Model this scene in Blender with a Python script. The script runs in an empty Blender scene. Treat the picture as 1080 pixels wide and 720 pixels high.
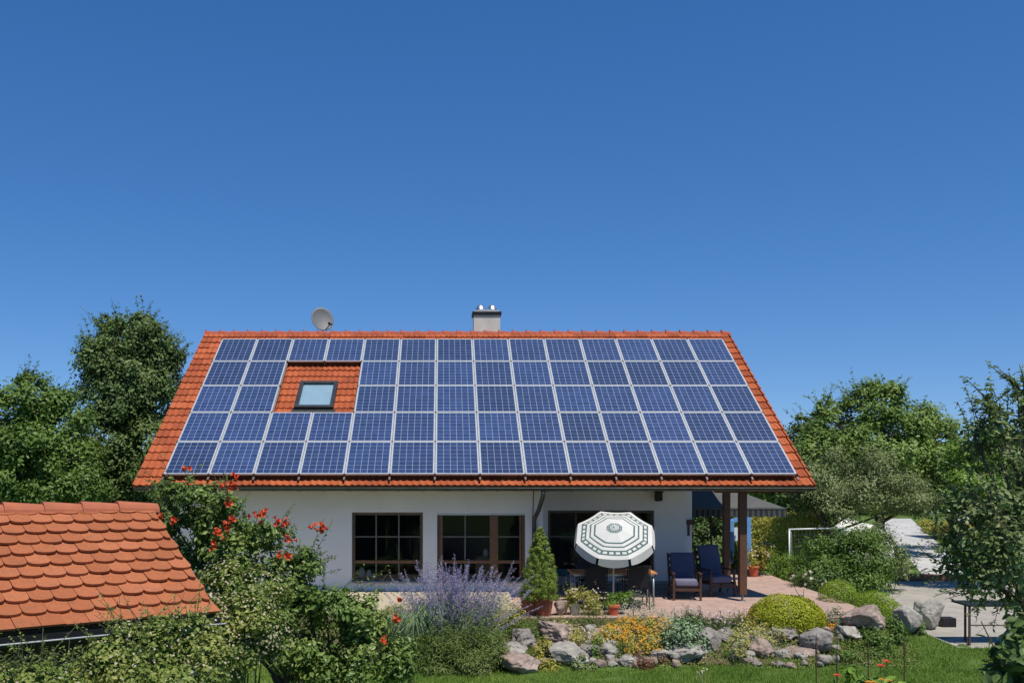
import bpy, math, random
import numpy as np
from mathutils import Vector, Matrix

random.seed(7)
R = math.radians
F, CX, CY, HC = 989.6, 467.5, 480.0, 3.25      # lens and height of the photograph's viewpoint
SC = bpy.context.scene
COL = SC.collection

# ------------------------------------------------------------------ helpers
def P(px, py, D):
    """point of the garden seen at photo pixel (px, py) and D metres away"""
    return Vector(((px - CX) / F * D, D, HC - (py - CY) / F * D))

def clamp(v, a=0.0, b=1.0):
    return max(a, min(b, v))

LAWN = -0.6
def gz(x, y):
    a = clamp((y - 16.9) / 1.95)
    b = clamp((10.1 - x) / 1.2)
    c = clamp((x + 10.5) / 1.5)
    t = min(a, b, c)
    return LAWN - LAWN * t

def ground_hit(px, py):
    dx, dz = (px - CX) / F, -(py - CY) / F
    D = 6.0
    while D < 90:
        if HC + dz * D <= gz(dx * D, D):
            return Vector((dx * D, D, gz(dx * D, D)))
        D += 0.03
    return Vector((dx * D, D, LAWN))

def link(o, parent=None):
    COL.objects.link(o)
    if parent is not None:
        o.parent = parent
    return o

def tag(o, label=None, cat=None, group=None, kind=None):
    if label: o['label'] = label
    if cat: o['category'] = cat
    if group: o['group'] = group
    if kind: o['kind'] = kind
    return o

def thing(name, label, cat, loc=(0, 0, 0), rz=0.0, group=None):
    o = bpy.data.objects.new(name, None)
    o.empty_display_size = 0.1
    o.location = loc
    o.rotation_euler = (0, 0, rz)
    link(o)
    return tag(o, label, cat, group)

def structure(o):
    o['kind'] = 'structure'
    return o

class MB:
    """collects shapes for ONE mesh"""
    def __init__(s):
        s.v, s.f, s.m, s.uv = [], [], [], None
    def add(s, vs, fs, mi=0):
        n = len(s.v)
        s.v += [tuple(v) for v in vs]
        s.f += [tuple(i + n for i in f) for f in fs]
        s.m += [mi] * len(fs)
        return s
    def box(s, x0, x1, y0, y1, z0, z1, mi=0, mat=None):
        vs = [(x0,y0,z0),(x1,y0,z0),(x1,y1,z0),(x0,y1,z0),(x0,y0,z1),(x1,y0,z1),(x1,y1,z1),(x0,y1,z1)]
        if mat is not None: vs = [mat @ Vector(v) for v in vs]
        return s.add(vs, [(0,3,2,1),(4,5,6,7),(0,1,5,4),(1,2,6,5),(2,3,7,6),(3,0,4,7)], mi)
    def bar(s, a, b, w, h=None, mi=0, up=(0, 0, 1)):
        a, b = Vector(a), Vector(b); h = h or w
        d = (b - a).normalized(); up = Vector(up)
        if abs(d.dot(up)) > .98: up = Vector((0, 1, 0))
        r = d.cross(up).normalized() * w / 2; u = r.cross(d).normalized() * h / 2
        vs = [p + i * r + j * u for p in (a, b) for i, j in ((-1,-1),(1,-1),(1,1),(-1,1))]
        return s.add(vs, [(0,1,2,3),(7,6,5,4),(0,4,5,1),(1,5,6,2),(2,6,7,3),(3,7,4,0)], mi)
    def tube(s, pts, rad, n=8, mi=0, cap=True):
        pts = [Vector(p) for p in pts]
        if not hasattr(rad, '__len__'): rad = [rad] * len(pts)
        rings = []
        prev = None
        for i, p in enumerate(pts):
            d = (pts[min(i + 1, len(pts) - 1)] - pts[max(i - 1, 0)]).normalized()
            if prev is None:
                prev = d.orthogonal().normalized()
            else:
                prev = (prev - d * prev.dot(d)).normalized()
            q = d.cross(prev)
            rings.append([p + rad[i] * (math.cos(2*math.pi*k/n) * prev + math.sin(2*math.pi*k/n) * q) for k in range(n)])
        vs = [v for r in rings for v in r]
        fs = []
        for i in range(len(pts) - 1):
            for k in range(n):
                a, b = i*n + k, i*n + (k+1) % n
                fs.append((a, b, b + n, a + n))
        if cap:
            fs.append(tuple(range(n))[::-1]); fs.append(tuple((len(pts)-1)*n + k for k in range(n)))
        return s.add(vs, fs, mi)
    def lathe(s, prof, c=(0, 0, 0), n=20, mi=0, caps=True):
        vs = [(c[0] + r*math.cos(2*math.pi*k/n), c[1] + r*math.sin(2*math.pi*k/n), c[2] + z) for r, z in prof for k in range(n)]
        fs = []
        for i in range(len(prof) - 1):
            for k in range(n):
                a, b = i*n + k, i*n + (k+1) % n
                fs.append((a, b, b + n, a + n))
        if caps:
            fs.append(tuple(range(n))[::-1]); fs.append(tuple((len(prof)-1)*n + k for k in range(n)))
        return s.add(vs, fs, mi)
    def build(s, name, mats, parent=None, smooth=False, bevel=0.0, loc=None):
        me = bpy.data.meshes.new(name)
        me.from_pydata(s.v, [], s.f)
        if not isinstance(mats, (list, tuple)): mats = [mats]
        for m in mats: me.materials.append(m)
        if len(mats) > 1: me.polygons.foreach_set('material_index', s.m)
        if s.uv is not None:
            ul = me.uv_layers.new(name='UVMap')
            li = np.zeros(len(me.loops), dtype=np.int32); me.loops.foreach_get('vertex_index', li)
            ul.data.foreach_set('uv', np.array(s.uv, dtype=np.float32)[li].ravel())
        if smooth: me.polygons.foreach_set('use_smooth', [True] * len(me.polygons))
        me.update()
        o = bpy.data.objects.new(name, me)
        if loc is not None: o.location = loc
        if bevel:
            b = o.modifiers.new('bevel', 'BEVEL'); b.width = bevel; b.segments = 2; b.limit_method = 'ANGLE'
        return link(o, parent)

def np_mesh(name, V, T, mat, parent=None, smooth=False):
    """V (n,3) points, T (m,k) faces"""
    V = np.asarray(V, dtype=np.float32); T = np.asarray(T, dtype=np.int32)
    me = bpy.data.meshes.new(name)
    k = T.shape[1]
    me.vertices.add(len(V)); me.vertices.foreach_set('co', V.ravel())
    me.loops.add(T.size); me.loops.foreach_set('vertex_index', T.ravel())
    me.polygons.add(len(T))
    me.polygons.foreach_set('loop_start', np.arange(0, T.size, k, dtype=np.int32))
    me.polygons.foreach_set('loop_total', np.full(len(T), k, dtype=np.int32))
    me.materials.append(mat)
    me.update(calc_edges=True)
    if smooth: me.polygons.foreach_set('use_smooth', [True] * len(T))
    me.validate()
    o = bpy.data.objects.new(name, me)
    return link(o, parent)

# ------------------------------------------------------------------ materials
def new_mat(name):
    m = bpy.data.materials.new(name); m.use_nodes = True
    nt = m.node_tree
    bs = nt.nodes['Principled BSDF']
    return m, nt, bs

def N(nt, t, **kw):
    n = nt.nodes.new(t)
    for k, v in kw.items(): setattr(n, k, v)
    return n

def ramp(nt, stops):
    r = nt.nodes.new('ShaderNodeValToRGB')
    e = r.color_ramp.elements
    while len(e) > len(stops): e.remove(e[-1])
    while len(e) < len(stops): e.new(.5)
    for el, (p, c) in zip(e, stops):
        el.position = p; el.color = (*c, 1)
    return r

def surf(name, c1, c2=None, scale=3.0, rough=.8, bump=0.0, bscale=None, metal=0.0, spec=.5, detail=6, c3=None):
    m, nt, bs = new_mat(name)
    L = nt.links
    bs.inputs['Roughness'].default_value = rough
    bs.inputs['Metallic'].default_value = metal
    bs.inputs['Specular IOR Level'].default_value = spec
    tc = N(nt, 'ShaderNodeTexCoord')
    if c2 is None: c2 = tuple(x * .8 for x in c1)
    no = N(nt, 'ShaderNodeTexNoise'); no.inputs['Scale'].default_value = scale; no.inputs['Detail'].default_value = detail
    L.new(tc.outputs['Object'], no.inputs['Vector'])
    st = [(.3, c1), (.7, c2)] if c3 is None else [(.25, c1), (.5, c2), (.72, c3)]
    r = ramp(nt, st)
    L.new(no.outputs['Fac'], r.inputs['Fac']); L.new(r.outputs['Color'], bs.inputs['Base Color'])
    if bump:
        nb = N(nt, 'ShaderNodeTexNoise'); nb.inputs['Scale'].default_value = bscale or scale * 6; nb.inputs['Detail'].default_value = 8
        L.new(tc.outputs['Object'], nb.inputs['Vector'])
        b = N(nt, 'ShaderNodeBump'); b.inputs['Strength'].default_value = bump; b.inputs['Distance'].default_value = .02
        L.new(nb.outputs['Fac'], b.inputs['Height']); L.new(b.outputs['Normal'], bs.inputs['Normal'])
    return m

def leafmat(name, c1, c2, c3, rough=.5, trans=.3, spec=.4, clump=None):
    m, nt, bs = new_mat(name)
    L = nt.links
    g = N(nt, 'ShaderNodeNewGeometry')
    if 'blossom' not in name and 'floret' not in name and 'lime' not in name:
        c1, c2, c3 = [tuple(min(.5, v * k) for v, k in zip(c, (2.1, 2.0, 1.5))) for c in (c1, c2, c3)]
    r = ramp(nt, [(0, c1), (.5, c2), (1, c3)])
    if clump:
        no = N(nt, 'ShaderNodeTexNoise'); no.inputs['Scale'].default_value = clump
        tc = N(nt, 'ShaderNodeTexCoord'); L.new(tc.outputs['Object'], no.inputs['Vector'])
        a = N(nt, 'ShaderNodeMath', operation='MULTIPLY_ADD'); a.inputs[1].default_value = 1.6; a.inputs[2].default_value = -.55
        L.new(no.outputs['Fac'], a.inputs[0])
        b = N(nt, 'ShaderNodeMath', operation='MULTIPLY_ADD'); b.inputs[1].default_value = .5; b.use_clamp = True
        L.new(g.outputs['Random Per Island'], b.inputs[0]); L.new(a.outputs[0], b.inputs[2])
        L.new(b.outputs[0], r.inputs['Fac'])
    else:
        L.new(g.outputs['Random Per Island'], r.inputs['Fac'])
    L.new(r.outputs['Color'], bs.inputs['Base Color'])
    bs.inputs['Roughness'].default_value = rough
    bs.inputs['Specular IOR Level'].default_value = spec
    tr = N(nt, 'ShaderNodeBsdfTranslucent'); L.new(r.outputs['Color'], tr.inputs['Color'])
    mx = N(nt, 'ShaderNodeMixShader'); mx.inputs[0].default_value = trans
    L.new(bs.outputs[0], mx.inputs[1]); L.new(tr.outputs[0], mx.inputs[2])
    L.new(mx.outputs[0], nt.nodes['Material Output'].inputs['Surface'])
    return m

def tilemat(name, c1, c2, c3, dark, bscale=60.0):
    """clay tiles: tone per tile from the UV's whole numbers, plus weathering"""
    m, nt, bs = new_mat(name); L = nt.links
    uv = N(nt, 'ShaderNodeUVMap')
    fl = N(nt, 'ShaderNodeVectorMath', operation='FLOOR'); L.new(uv.outputs[0], fl.inputs[0])
    wn = N(nt, 'ShaderNodeTexWhiteNoise', noise_dimensions='2D'); L.new(fl.outputs[0], wn.inputs['Vector'])
    r = ramp(nt, [(0, c1), (.5, c2), (1, c3)]); L.new(wn.outputs['Value'], r.inputs['Fac'])
    tc = N(nt, 'ShaderNodeTexCoord')
    no = N(nt, 'ShaderNodeTexNoise'); no.inputs['Scale'].default_value = 9; no.inputs['Detail'].default_value = 8; no.inputs['Roughness'].default_value = .7
    L.new(tc.outputs['Object'], no.inputs['Vector'])
    mr = N(nt, 'ShaderNodeMapRange'); mr.inputs[1].default_value = .5; mr.inputs[2].default_value = .8; mr.inputs[4].default_value = .55
    L.new(no.outputs['Fac'], mr.inputs[0])
    mx = N(nt, 'ShaderNodeMixRGB'); mx.inputs[2].default_value = (*dark, 1)
    L.new(mr.outputs[0], mx.inputs[0]); L.new(r.outputs['Color'], mx.inputs[1]); L.new(mx.outputs[0], bs.inputs['Base Color'])
    n2 = N(nt, 'ShaderNodeTexNoise'); n2.inputs['Scale'].default_value = 38; n2.inputs['Detail'].default_value = 9; n2.inputs['Roughness'].default_value = .75
    L.new(tc.outputs['Object'], n2.inputs['Vector'])
    m2 = N(nt, 'ShaderNodeMapRange'); m2.inputs[1].default_value = .3; m2.inputs[2].default_value = .7; m2.inputs[3].default_value = .80; m2.inputs[4].default_value = 1.16
    L.new(n2.outputs['Fac'], m2.inputs[0])
    v2 = N(nt, 'ShaderNodeVectorMath', operation='MULTIPLY'); L.new(mx.outputs[0], v2.inputs[0]); L.new(m2.outputs[0], v2.inputs[1]); L.new(v2.outputs[0], bs.inputs['Base Color'])
    nb = N(nt, 'ShaderNodeTexNoise'); nb.inputs['Scale'].default_value = bscale; nb.inputs['Detail'].default_value = 6
    L.new(tc.outputs['Object'], nb.inputs['Vector'])
    b = N(nt, 'ShaderNodeBump'); b.inputs['Strength'].default_value = .25; b.inputs['Distance'].default_value = .01
    L.new(nb.outputs['Fac'], b.inputs['Height']); L.new(b.outputs['Normal'], bs.inputs['Normal'])
    bs.inputs['Roughness'].default_value = .75; bs.inputs['Specular IOR Level'].default_value = .25
    return m

def slabmat(name, c1, c2, joint, w, h, rot=0.0, rough=.85, off=.5):
    m, nt, bs = new_mat(name); L = nt.links
    tc = N(nt, 'ShaderNodeTexCoord')
    mp = N(nt, 'ShaderNodeMapping'); mp.inputs['Rotation'].default_value = (0, 0, rot)
    L.new(tc.outputs['Object'], mp.inputs['Vector'])
    br = N(nt, 'ShaderNodeTexBrick'); br.offset = off
    br.inputs['Color1'].default_value = (*c1, 1); br.inputs['Color2'].default_value = (*c2, 1); br.inputs['Mortar'].default_value = (*joint, 1)
    br.inputs['Scale'].default_value = 1; br.inputs['Mortar Size'].default_value = .008
    br.inputs['Brick Width'].default_value = w; br.inputs['Row Height'].default_value = h
    L.new(mp.outputs[0], br.inputs['Vector'])
    no = N(nt, 'ShaderNodeTexNoise'); no.inputs['Scale'].default_value = 2.3; no.inputs['Detail'].default_value = 10; no.inputs['Roughness'].default_value = .7
    L.new(tc.outputs['Object'], no.inputs['Vector'])
    mr = N(nt, 'ShaderNodeMapRange'); mr.inputs[1].default_value = .3; mr.inputs[2].default_value = .75; mr.inputs[3].default_value = .72; mr.inputs[4].default_value = 1.12
    L.new(no.outputs['Fac'], mr.inputs[0])
    mx = N(nt, 'ShaderNodeVectorMath', operation='MULTIPLY')
    L.new(br.outputs['Color'], mx.inputs[0]); L.new(mr.outputs[0], mx.inputs[1]); L.new(mx.outputs[0], bs.inputs['Base Color'])
    bs.inputs['Roughness'].default_value = rough; bs.inputs['Specular IOR Level'].default_value = .2
    return m

M = {}
M['tile'] = tilemat('clay_roof_tile', (.29, .066, .023), (.38, .088, .029), (.45, .112, .038), (.17, .055, .03))
M['ridge'] = surf('clay_ridge_tile', (.37, .075, .034), (.27, .058, .03), 5, .8, .2, 40)
M['biber'] = tilemat('beaver_tail_tile', (.33, .105, .040), (.38, .122, .048), (.43, .145, .062), (.17, .085, .052))
M['plaster'] = surf('white_plaster', (.86, .84, .79), (.78, .76, .71), 1.1, .9, .2, 90)
M['skirt'] = surf('grey_plinth', (.38, .35, .31), (.3, .28, .26), 3, .9, .2, 60)
M['wood'] = surf('brown_timber', (.10, .042, .018), (.06, .026, .012), 6, .55, .15, 50)
M['postwood'] = surf('stained_post_timber', (.13, .055, .025), (.085, .036, .017), 5, .6, .2, 40)
M['frame_dark'] = surf('window_timber', (.125, .088, .052), (.085, .06, .036), 8, .45)
M['frame_brown'] = surf('door_timber', (.21, .10, .042), (.14, .068, .03), 8, .45)
M['soffit'] = surf('eave_boards', (.075, .06, .045), (.05, .04, .03), 6, .7)
M['gutter'] = surf('weathered_gutter_metal', (.09, .10, .09), (.055, .06, .055), 6, .45, 0, None, .6)
M['alu'] = surf('anodised_aluminium', (.58, .59, .575), (.48, .49, .48), 5, .38, 0, None, .35)
M['rail'] = surf('rail_metal', (.40, .33, .28), (.3, .24, .2), 5, .4, 0, None, .7)
M['chimney'] = surf('chimney_render', (.66, .62, .54), (.52, .49, .43), 4, .9, .3, 30)
M['darkmetal'] = surf('dark_sheet_metal', (.035, .032, .03), (.02, .02, .02), 5, .45, 0, None, .5)
M['steel'] = surf('polished_steel', (.62, .62, .61), (.50, .50, .50), 5, .42, 0, None, 1)
M['dish'] = surf('grey_dish_paint', (.15, .15, .155), (.12, .12, .125), 3, .6)
M['greyframe'] = surf('skylight_cladding', (.05, .052, .055), (.035, .037, .04), 5, .4, 0, None, .3)
M['terrace'] = slabmat('pink_sandstone_slabs', (.50, .34, .27), (.44, .31, .25), (.26, .2, .17), .6, .4, .02)
M['beige'] = surf('beige_gravel', (.52, .43, .30), (.40, .33, .23), 30, .95, .5, 80)
M['yard'] = slabmat('grey_concrete_slabs', (.40, .36, .30), (.36, .33, .275), (.15, .14, .11), 2.6, 1.9, R(38), .9, .3)
M['path'] = surf('pale_concrete_path', (.52, .50, .46), (.40, .385, .355), .8, .9, .2, 20)
M['soil'] = surf('garden_soil', (.10, .07, .045), (.16, .12, .08), 6, 1, .8, 20, spec=.1)
M['lawn'] = surf('lawn_turf', (.07, .12, .025), (.11, .165, .04), 1.2, .95, .6, 60, spec=.1, detail=10)
M['blade'] = leafmat('grass_blade', (.055, .105, .018), (.09, .15, .028), (.15, .20, .05), .6, .35, .3, .5)
M['bark'] = surf('bark', (.12, .09, .065), (.07, .055, .04), 10, .95, .8, 30)
M['twig'] = surf('green_stem', (.10, .12, .05), (.07, .08, .04), 10, .8)
M['rock'] = surf('grey_boulder', (.34, .30, .265), (.18, .16, .14), 2.6, .95, 1, 14, c3=(.50, .45, .39), detail=10)
M['rockpink'] = surf('pinkish_boulder', (.44, .32, .25), (.25, .185, .15), 2.8, .95, 1, 14, c3=(.52, .40, .33), detail=10)
M['rockpale'] = surf('pale_boulder', (.46, .425, .36), (.26, .235, .20), 2.4, .95, 1, 14, c3=(.55, .51, .44), detail=10)
M['terracotta'] = surf('terracotta', (.40, .12, .055), (.30, .09, .045), 6, .8, .1)
M['rimred'] = surf('bright_terracotta_rim', (.55, .12, .05), (.48, .10, .04), 6, .7)
M['zinc'] = surf('zinc_bucket', (.38, .40, .40), (.3, .31, .31), 8, .45, 0, None, .6)
M['canvas'] = surf('cream_canvas', (.62, .595, .54), (.56, .54, .49), 4, .9, .05, 200)
M['teal'] = surf('dark_green_print', (.085, .135, .125), (.07, .115, .105), 5, .9)
M['pole'] = surf('white_pole_paint', (.72, .72, .70), (.66, .66, .64), 4, .4)
M['grey_canvas'] = surf('grey_canvas', (.10, .10, .095), (.08, .08, .078), 4, .9)
M['stripe_canvas'] = surf('dark_stripe_canvas', (.02, .025, .03), (.015, .02, .025), 4, .9)
M['stripe_pale'] = surf('pale_stripe_canvas', (.075, .08, .078), (.06, .066, .064), 4, .9)
M['tablewood'] = surf('orange_table_wood', (.60, .26, .08), (.48, .19, .06), 7, .5)
M['mesh_black'] = surf('black_chair_mesh', (.018, .018, .02), (.012, .012, .014), 8, .7)
M['cushion'] = surf('blue_cushion', (.085, .10, .165), (.065, .078, .13), 6, .95, .2, 60)
M['cushion_pale'] = surf('mauve_blue_cushion', (.17, .165, .23), (.14, .135, .19), 6, .95, .2, 60)
M['bluepaint'] = surf('light_blue_paint', (.16, .36, .68), (.13, .31, .60), 5, .6)
M['whitepaint'] = surf('white_paint', (.78, .78, .76), (.7, .7, .68), 5, .5)
M['tarp'] = surf('white_tarpaulin', (.70, .68, .63), (.56, .54, .50), 2, .7, .6, 5)
M['rust'] = surf('rusty_metal', (.11, .055, .035), (.07, .035, .025), 12, .8, .3)
M['rustwood'] = surf('rust_brown_board', (.30, .13, .06), (.2, .09, .045), 6, .8, .3)
M['shedwood'] = surf('dark_shed_boards', (.05, .035, .022), (.03, .022, .015), 4, .8, .3, 20)
M['black'] = surf('black_paint', (.01, .01, .01), (.008, .008, .008), 4, .5)
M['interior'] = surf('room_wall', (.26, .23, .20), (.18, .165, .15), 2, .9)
M['net'] = surf('goal_net', (.45, .46, .45), (.4, .4, .4), 3, .8)

def glassmat(name, tint, k, col=(.9, .95, 1)):
    m, nt, bs = new_mat(name); L = nt.links
    nt.nodes.remove(bs)
    fr = N(nt, 'ShaderNodeFresnel'); fr.inputs[0].default_value = k
    tr = N(nt, 'ShaderNodeBsdfTransparent'); tr.inputs[0].default_value = (*tint, 1)
    gl = N(nt, 'ShaderNodeBsdfGlossy'); gl.inputs['Roughness'].default_value = .01; gl.inputs['Color'].default_value = (*col, 1)
    mx = N(nt, 'ShaderNodeMixShader')
    L.new(fr.outputs[0], mx.inputs[0]); L.new(tr.outputs[0], mx.inputs[1]); L.new(gl.outputs[0], mx.inputs[2])
    L.new(mx.outputs[0], nt.nodes['Material Output'].inputs['Surface'])
    return m
M['glass'] = glassmat('window_glass', (.62, .64, .63), 1.42)
M['skyglass'] = glassmat('skylight_glass', (.93, .96, .98), 1.9)

def panelmat():
    m, nt, bs = new_mat('polycrystalline_cells'); L = nt.links
    uv = N(nt, 'ShaderNodeUVMap')
    sc = N(nt, 'ShaderNodeVectorMath', operation='MULTIPLY'); sc.inputs[1].default_value = (6, 8, 1)
    L.new(uv.outputs[0], sc.inputs[0])
    fr = N(nt, 'ShaderNodeVectorMath', operation='FRACTION'); L.new(sc.outputs[0], fr.inputs[0])
    fl = N(nt, 'ShaderNodeVectorMath', operation='FLOOR'); L.new(sc.outputs[0], fl.inputs[0])
    sp = N(nt, 'ShaderNodeSeparateXYZ'); L.new(fr.outputs[0], sp.inputs[0])
    def edge(sock, hw):
        a = N(nt, 'ShaderNodeMath', operation='SUBTRACT'); a.inputs[1].default_value = .5; L.new(sock, a.inputs[0])
        b = N(nt, 'ShaderNodeMath', operation='ABSOLUTE'); L.new(a.outputs[0], b.inputs[0])
        c = N(nt, 'ShaderNodeMath', operation='GREATER_THAN'); c.inputs[1].default_value = .5 - hw; L.new(b.outputs[0], c.inputs[0])
        return c
    ex, ey = edge(sp.outputs[0], .034), edge(sp.outputs[1], .024)
    mxx = N(nt, 'ShaderNodeMath', operation='MAXIMUM'); L.new(ex.outputs[0], mxx.inputs[0]); L.new(ey.outputs[0], mxx.inputs[1])
    oi = N(nt, 'ShaderNodeObjectInfo')
    ad = N(nt, 'ShaderNodeVectorMath', operation='ADD'); L.new(fl.outputs[0], ad.inputs[0]); L.new(oi.outputs['Location'], ad.inputs[1])
    wn = N(nt, 'ShaderNodeTexWhiteNoise', noise_dimensions='3D'); L.new(ad.outputs[0], wn.inputs['Vector'])
    vo = N(nt, 'ShaderNodeTexVoronoi'); vo.inputs['Scale'].default_value = 55
    tc = N(nt, 'ShaderNodeTexCoord'); L.new(tc.outputs['Object'], vo.inputs['Vector'])
    bw = N(nt, 'ShaderNodeSeparateColor'); L.new(vo.outputs['Color'], bw.inputs[0])
    cb = N(nt, 'ShaderNodeMath', operation='MULTIPLY_ADD'); cb.inputs[1].default_value = .5
    L.new(bw.outputs[0], cb.inputs[0])
    hf = N(nt, 'ShaderNodeMath', operation='MULTIPLY'); hf.inputs[1].default_value = .5; L.new(wn.outputs['Value'], hf.inputs[0]); L.new(hf.outputs[0], cb.inputs[2])
    r = ramp(nt, [(0, (.012, .028, .084)), (.5, (.019, .041, .118)), (1, (.030, .058, .160))]); L.new(cb.outputs[0], r.inputs['Fac'])
    # each module has its own slight tone
    mt = N(nt, 'ShaderNodeMapRange'); mt.inputs[3].default_value = .74; mt.inputs[4].default_value = 1.2; L.new(oi.outputs['Random'], mt.inputs[0])
    ml = N(nt, 'ShaderNodeVectorMath', operation='MULTIPLY'); L.new(r.outputs['Color'], ml.inputs[0]); L.new(mt.outputs[0], ml.inputs[1])
    mx = N(nt, 'ShaderNodeMixRGB'); mx.inputs[2].default_value = (.25, .285, .335, 1)
    L.new(mxx.outputs[0], mx.inputs[0]); L.new(ml.outputs[0], mx.inputs[1]); L.new(mx.outputs[0], bs.inputs['Base Color'])
    bs.inputs['Roughness'].default_value = .5; bs.inputs['Specular IOR Level'].default_value = .3
    bs.inputs['Coat Weight'].default_value = 1; bs.inputs['Coat Roughness'].default_value = .06; bs.inputs['Coat IOR'].default_value = 1.45
    return m
M['cells'] = panelmat()

# foliage tones
M['lf_dark'] = leafmat('dark_maple_leaf', (.034, .058, .020), (.062, .098, .034), (.110, .150, .062), .5, .3, .35, .5)
M['lf_mid'] = leafmat('mid_green_leaf', (.035, .065, .014), (.06, .105, .022), (.10, .15, .04), .5, .3, .4, .6)
M['lf_bright'] = leafmat('fresh_green_leaf', (.05, .10, .016), (.09, .155, .025), (.14, .20, .045), .5, .32, .4, .8)
M['lf_walnut'] = leafmat('walnut_leaf', (.055, .092, .022), (.088, .140, .034), (.14, .195, .06), .5, .32, .4, .5)
M['lf_grey'] = leafmat('grey_green_leaf', (.055, .078, .035), (.095, .125, .06), (.16, .19, .11), .55, .25, .4, .8)
M['lf_apple'] = leafmat('apple_leaf', (.05, .078, .034), (.088, .125, .055), (.17, .20, .12), .5, .36, .35, .9)
M['lf_vine'] = leafmat('vine_leaf', (.036, .066, .016), (.070, .115, .028), (.15, .19, .065), .42, .32, .45, 1.2)
M['lf_rose'] = leafmat('rose_leaf', (.05, .075, .02), (.09, .13, .032), (.22, .22, .09), .5, .32, .35, 2)
M['lf_lime'] = leafmat('lime_leaf', (.24, .29, .012), (.37, .40, .02), (.48, .48, .04), .5, .3, .3)
M['lf_spruce'] = leafmat('spruce_tuft', (.08, .12, .028), (.13, .18, .045), (.20, .25, .07), .6, .35, .2)
M['lf_silver'] = leafmat('silver_leaf', (.16, .18, .14), (.24, .26, .21), (.34, .35, .29), .7, .2, .2)
M['lf_bluegreen'] = leafmat('blue_green_leaf', (.06, .10, .065), (.11, .165, .115), (.18, .24, .175), .6, .2, .3)
M['lf_yellow'] = leafmat('yellow_green_leaf', (.13, .14, .03), (.21, .20, .05), (.30, .27, .09), .6, .3, .3, 3)
M['lf_tan'] = leafmat('dry_tan_leaf', (.20, .16, .09), (.30, .25, .15), (.42, .35, .22), .8, .3, .2)
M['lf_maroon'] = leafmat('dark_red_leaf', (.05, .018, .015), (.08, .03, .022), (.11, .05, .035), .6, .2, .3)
M['lf_feather'] = leafmat('feathery_leaf', (.05, .085, .022), (.085, .12, .04), (.15, .18, .08), .55, .3, .3, 2)
M['lf_box'] = leafmat('box_hedge_leaf', (.085, .14, .014), (.125, .19, .02), (.18, .24, .035), .55, .3, .3)
M['fl_orange'] = leafmat('orange_blossom', (.55, .22, .02), (.70, .32, .03), (.75, .42, .06), .7, .3, .2)
M['fl_red'] = leafmat('scarlet_blossom', (.58, .05, .02), (.68, .085, .03), (.76, .17, .07), .5, .3, .3)
M['fl_cream'] = leafmat('cream_blossom', (.45, .38, .24), (.58, .50, .34), (.65, .58, .45), .8, .3, .2)
M['fl_pink'] = leafmat('pale_pink_blossom', (.55, .36, .36), (.65, .50, .48), (.72, .66, .62), .7, .3, .2)
M['fl_purple'] = leafmat('violet_floret', (.24, .20, .38), (.33, .28, .48), (.45, .40, .56), .7, .3, .2)
M['fl_magenta'] = leafmat('dark_pink_blossom', (.35, .05, .09), (.42, .08, .13), (.5, .15, .2), .7, .3, .2)

# ------------------------------------------------------------------ foliage builders
def unit(a):
    return a / np.maximum(np.linalg.norm(a, axis=1, keepdims=True), 1e-6)

FINE = False
def leaf_cards(rng, pts, nrm, size, aspect=.5, var=.35, fold=.18, axis=None, fine=None):
    """one small folded leaf (two triangles, spine from base to tip) per point"""
    n = len(pts)
    nrm = unit(nrm)
    a = rng.normal(size=(n, 3)) if axis is None else axis + rng.normal(size=(n, 3)) * .25
    a = unit(a - nrm * np.sum(a * nrm, axis=1, keepdims=True))
    b = np.cross(nrm, a)
    L = (size * (1 + var * rng.uniform(-1, 1, size=(n, 1))))
    W = L * aspect
    base = pts - a * L * .5
    tip = pts + a * L * .5 - nrm * L * fold * .6
    if fine is None: fine = FINE
    if fine:
        vs = [base]
        for sgn in (1, -1):
            for t, w_ in ((-.22, .40), (.12, .47), (.34, .27)):
                vs.append(pts + a * L * t + sgn * b * W * w_ + nrm * L * fold * (.35 * w_ * 2 - .25 * max(t, 0)))
        vs.append(tip)
        V = np.stack(vs, axis=1).reshape(-1, 3)
        i = np.arange(n)[:, None] * 8
        T = np.concatenate([i + np.array([f]) for f in ((0, 2, 1), (0, 3, 2), (0, 7, 3), (0, 4, 5), (0, 5, 6), (0, 6, 7))], axis=0)
        return V, T
    l = pts + b * W * .5 + nrm * L * fold * .4 - a * L * .08
    r = pts - b * W * .5 + nrm * L * fold * .4 - a * L * .08
    V = np.stack([base, l, tip, r], axis=1).reshape(-1, 3)
    i = np.arange(n)[:, None] * 4
    T = np.concatenate([i + np.array([[0, 2, 1]]), i + np.array([[0, 3, 2]])], axis=0)
    return V, T

def join(parts):
    Vs, Ts, o = [], [], 0
    for V, T in parts:
        Vs.append(V); Ts.append(T + o); o += len(V)
    return np.concatenate(Vs), np.concatenate(Ts)

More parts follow.
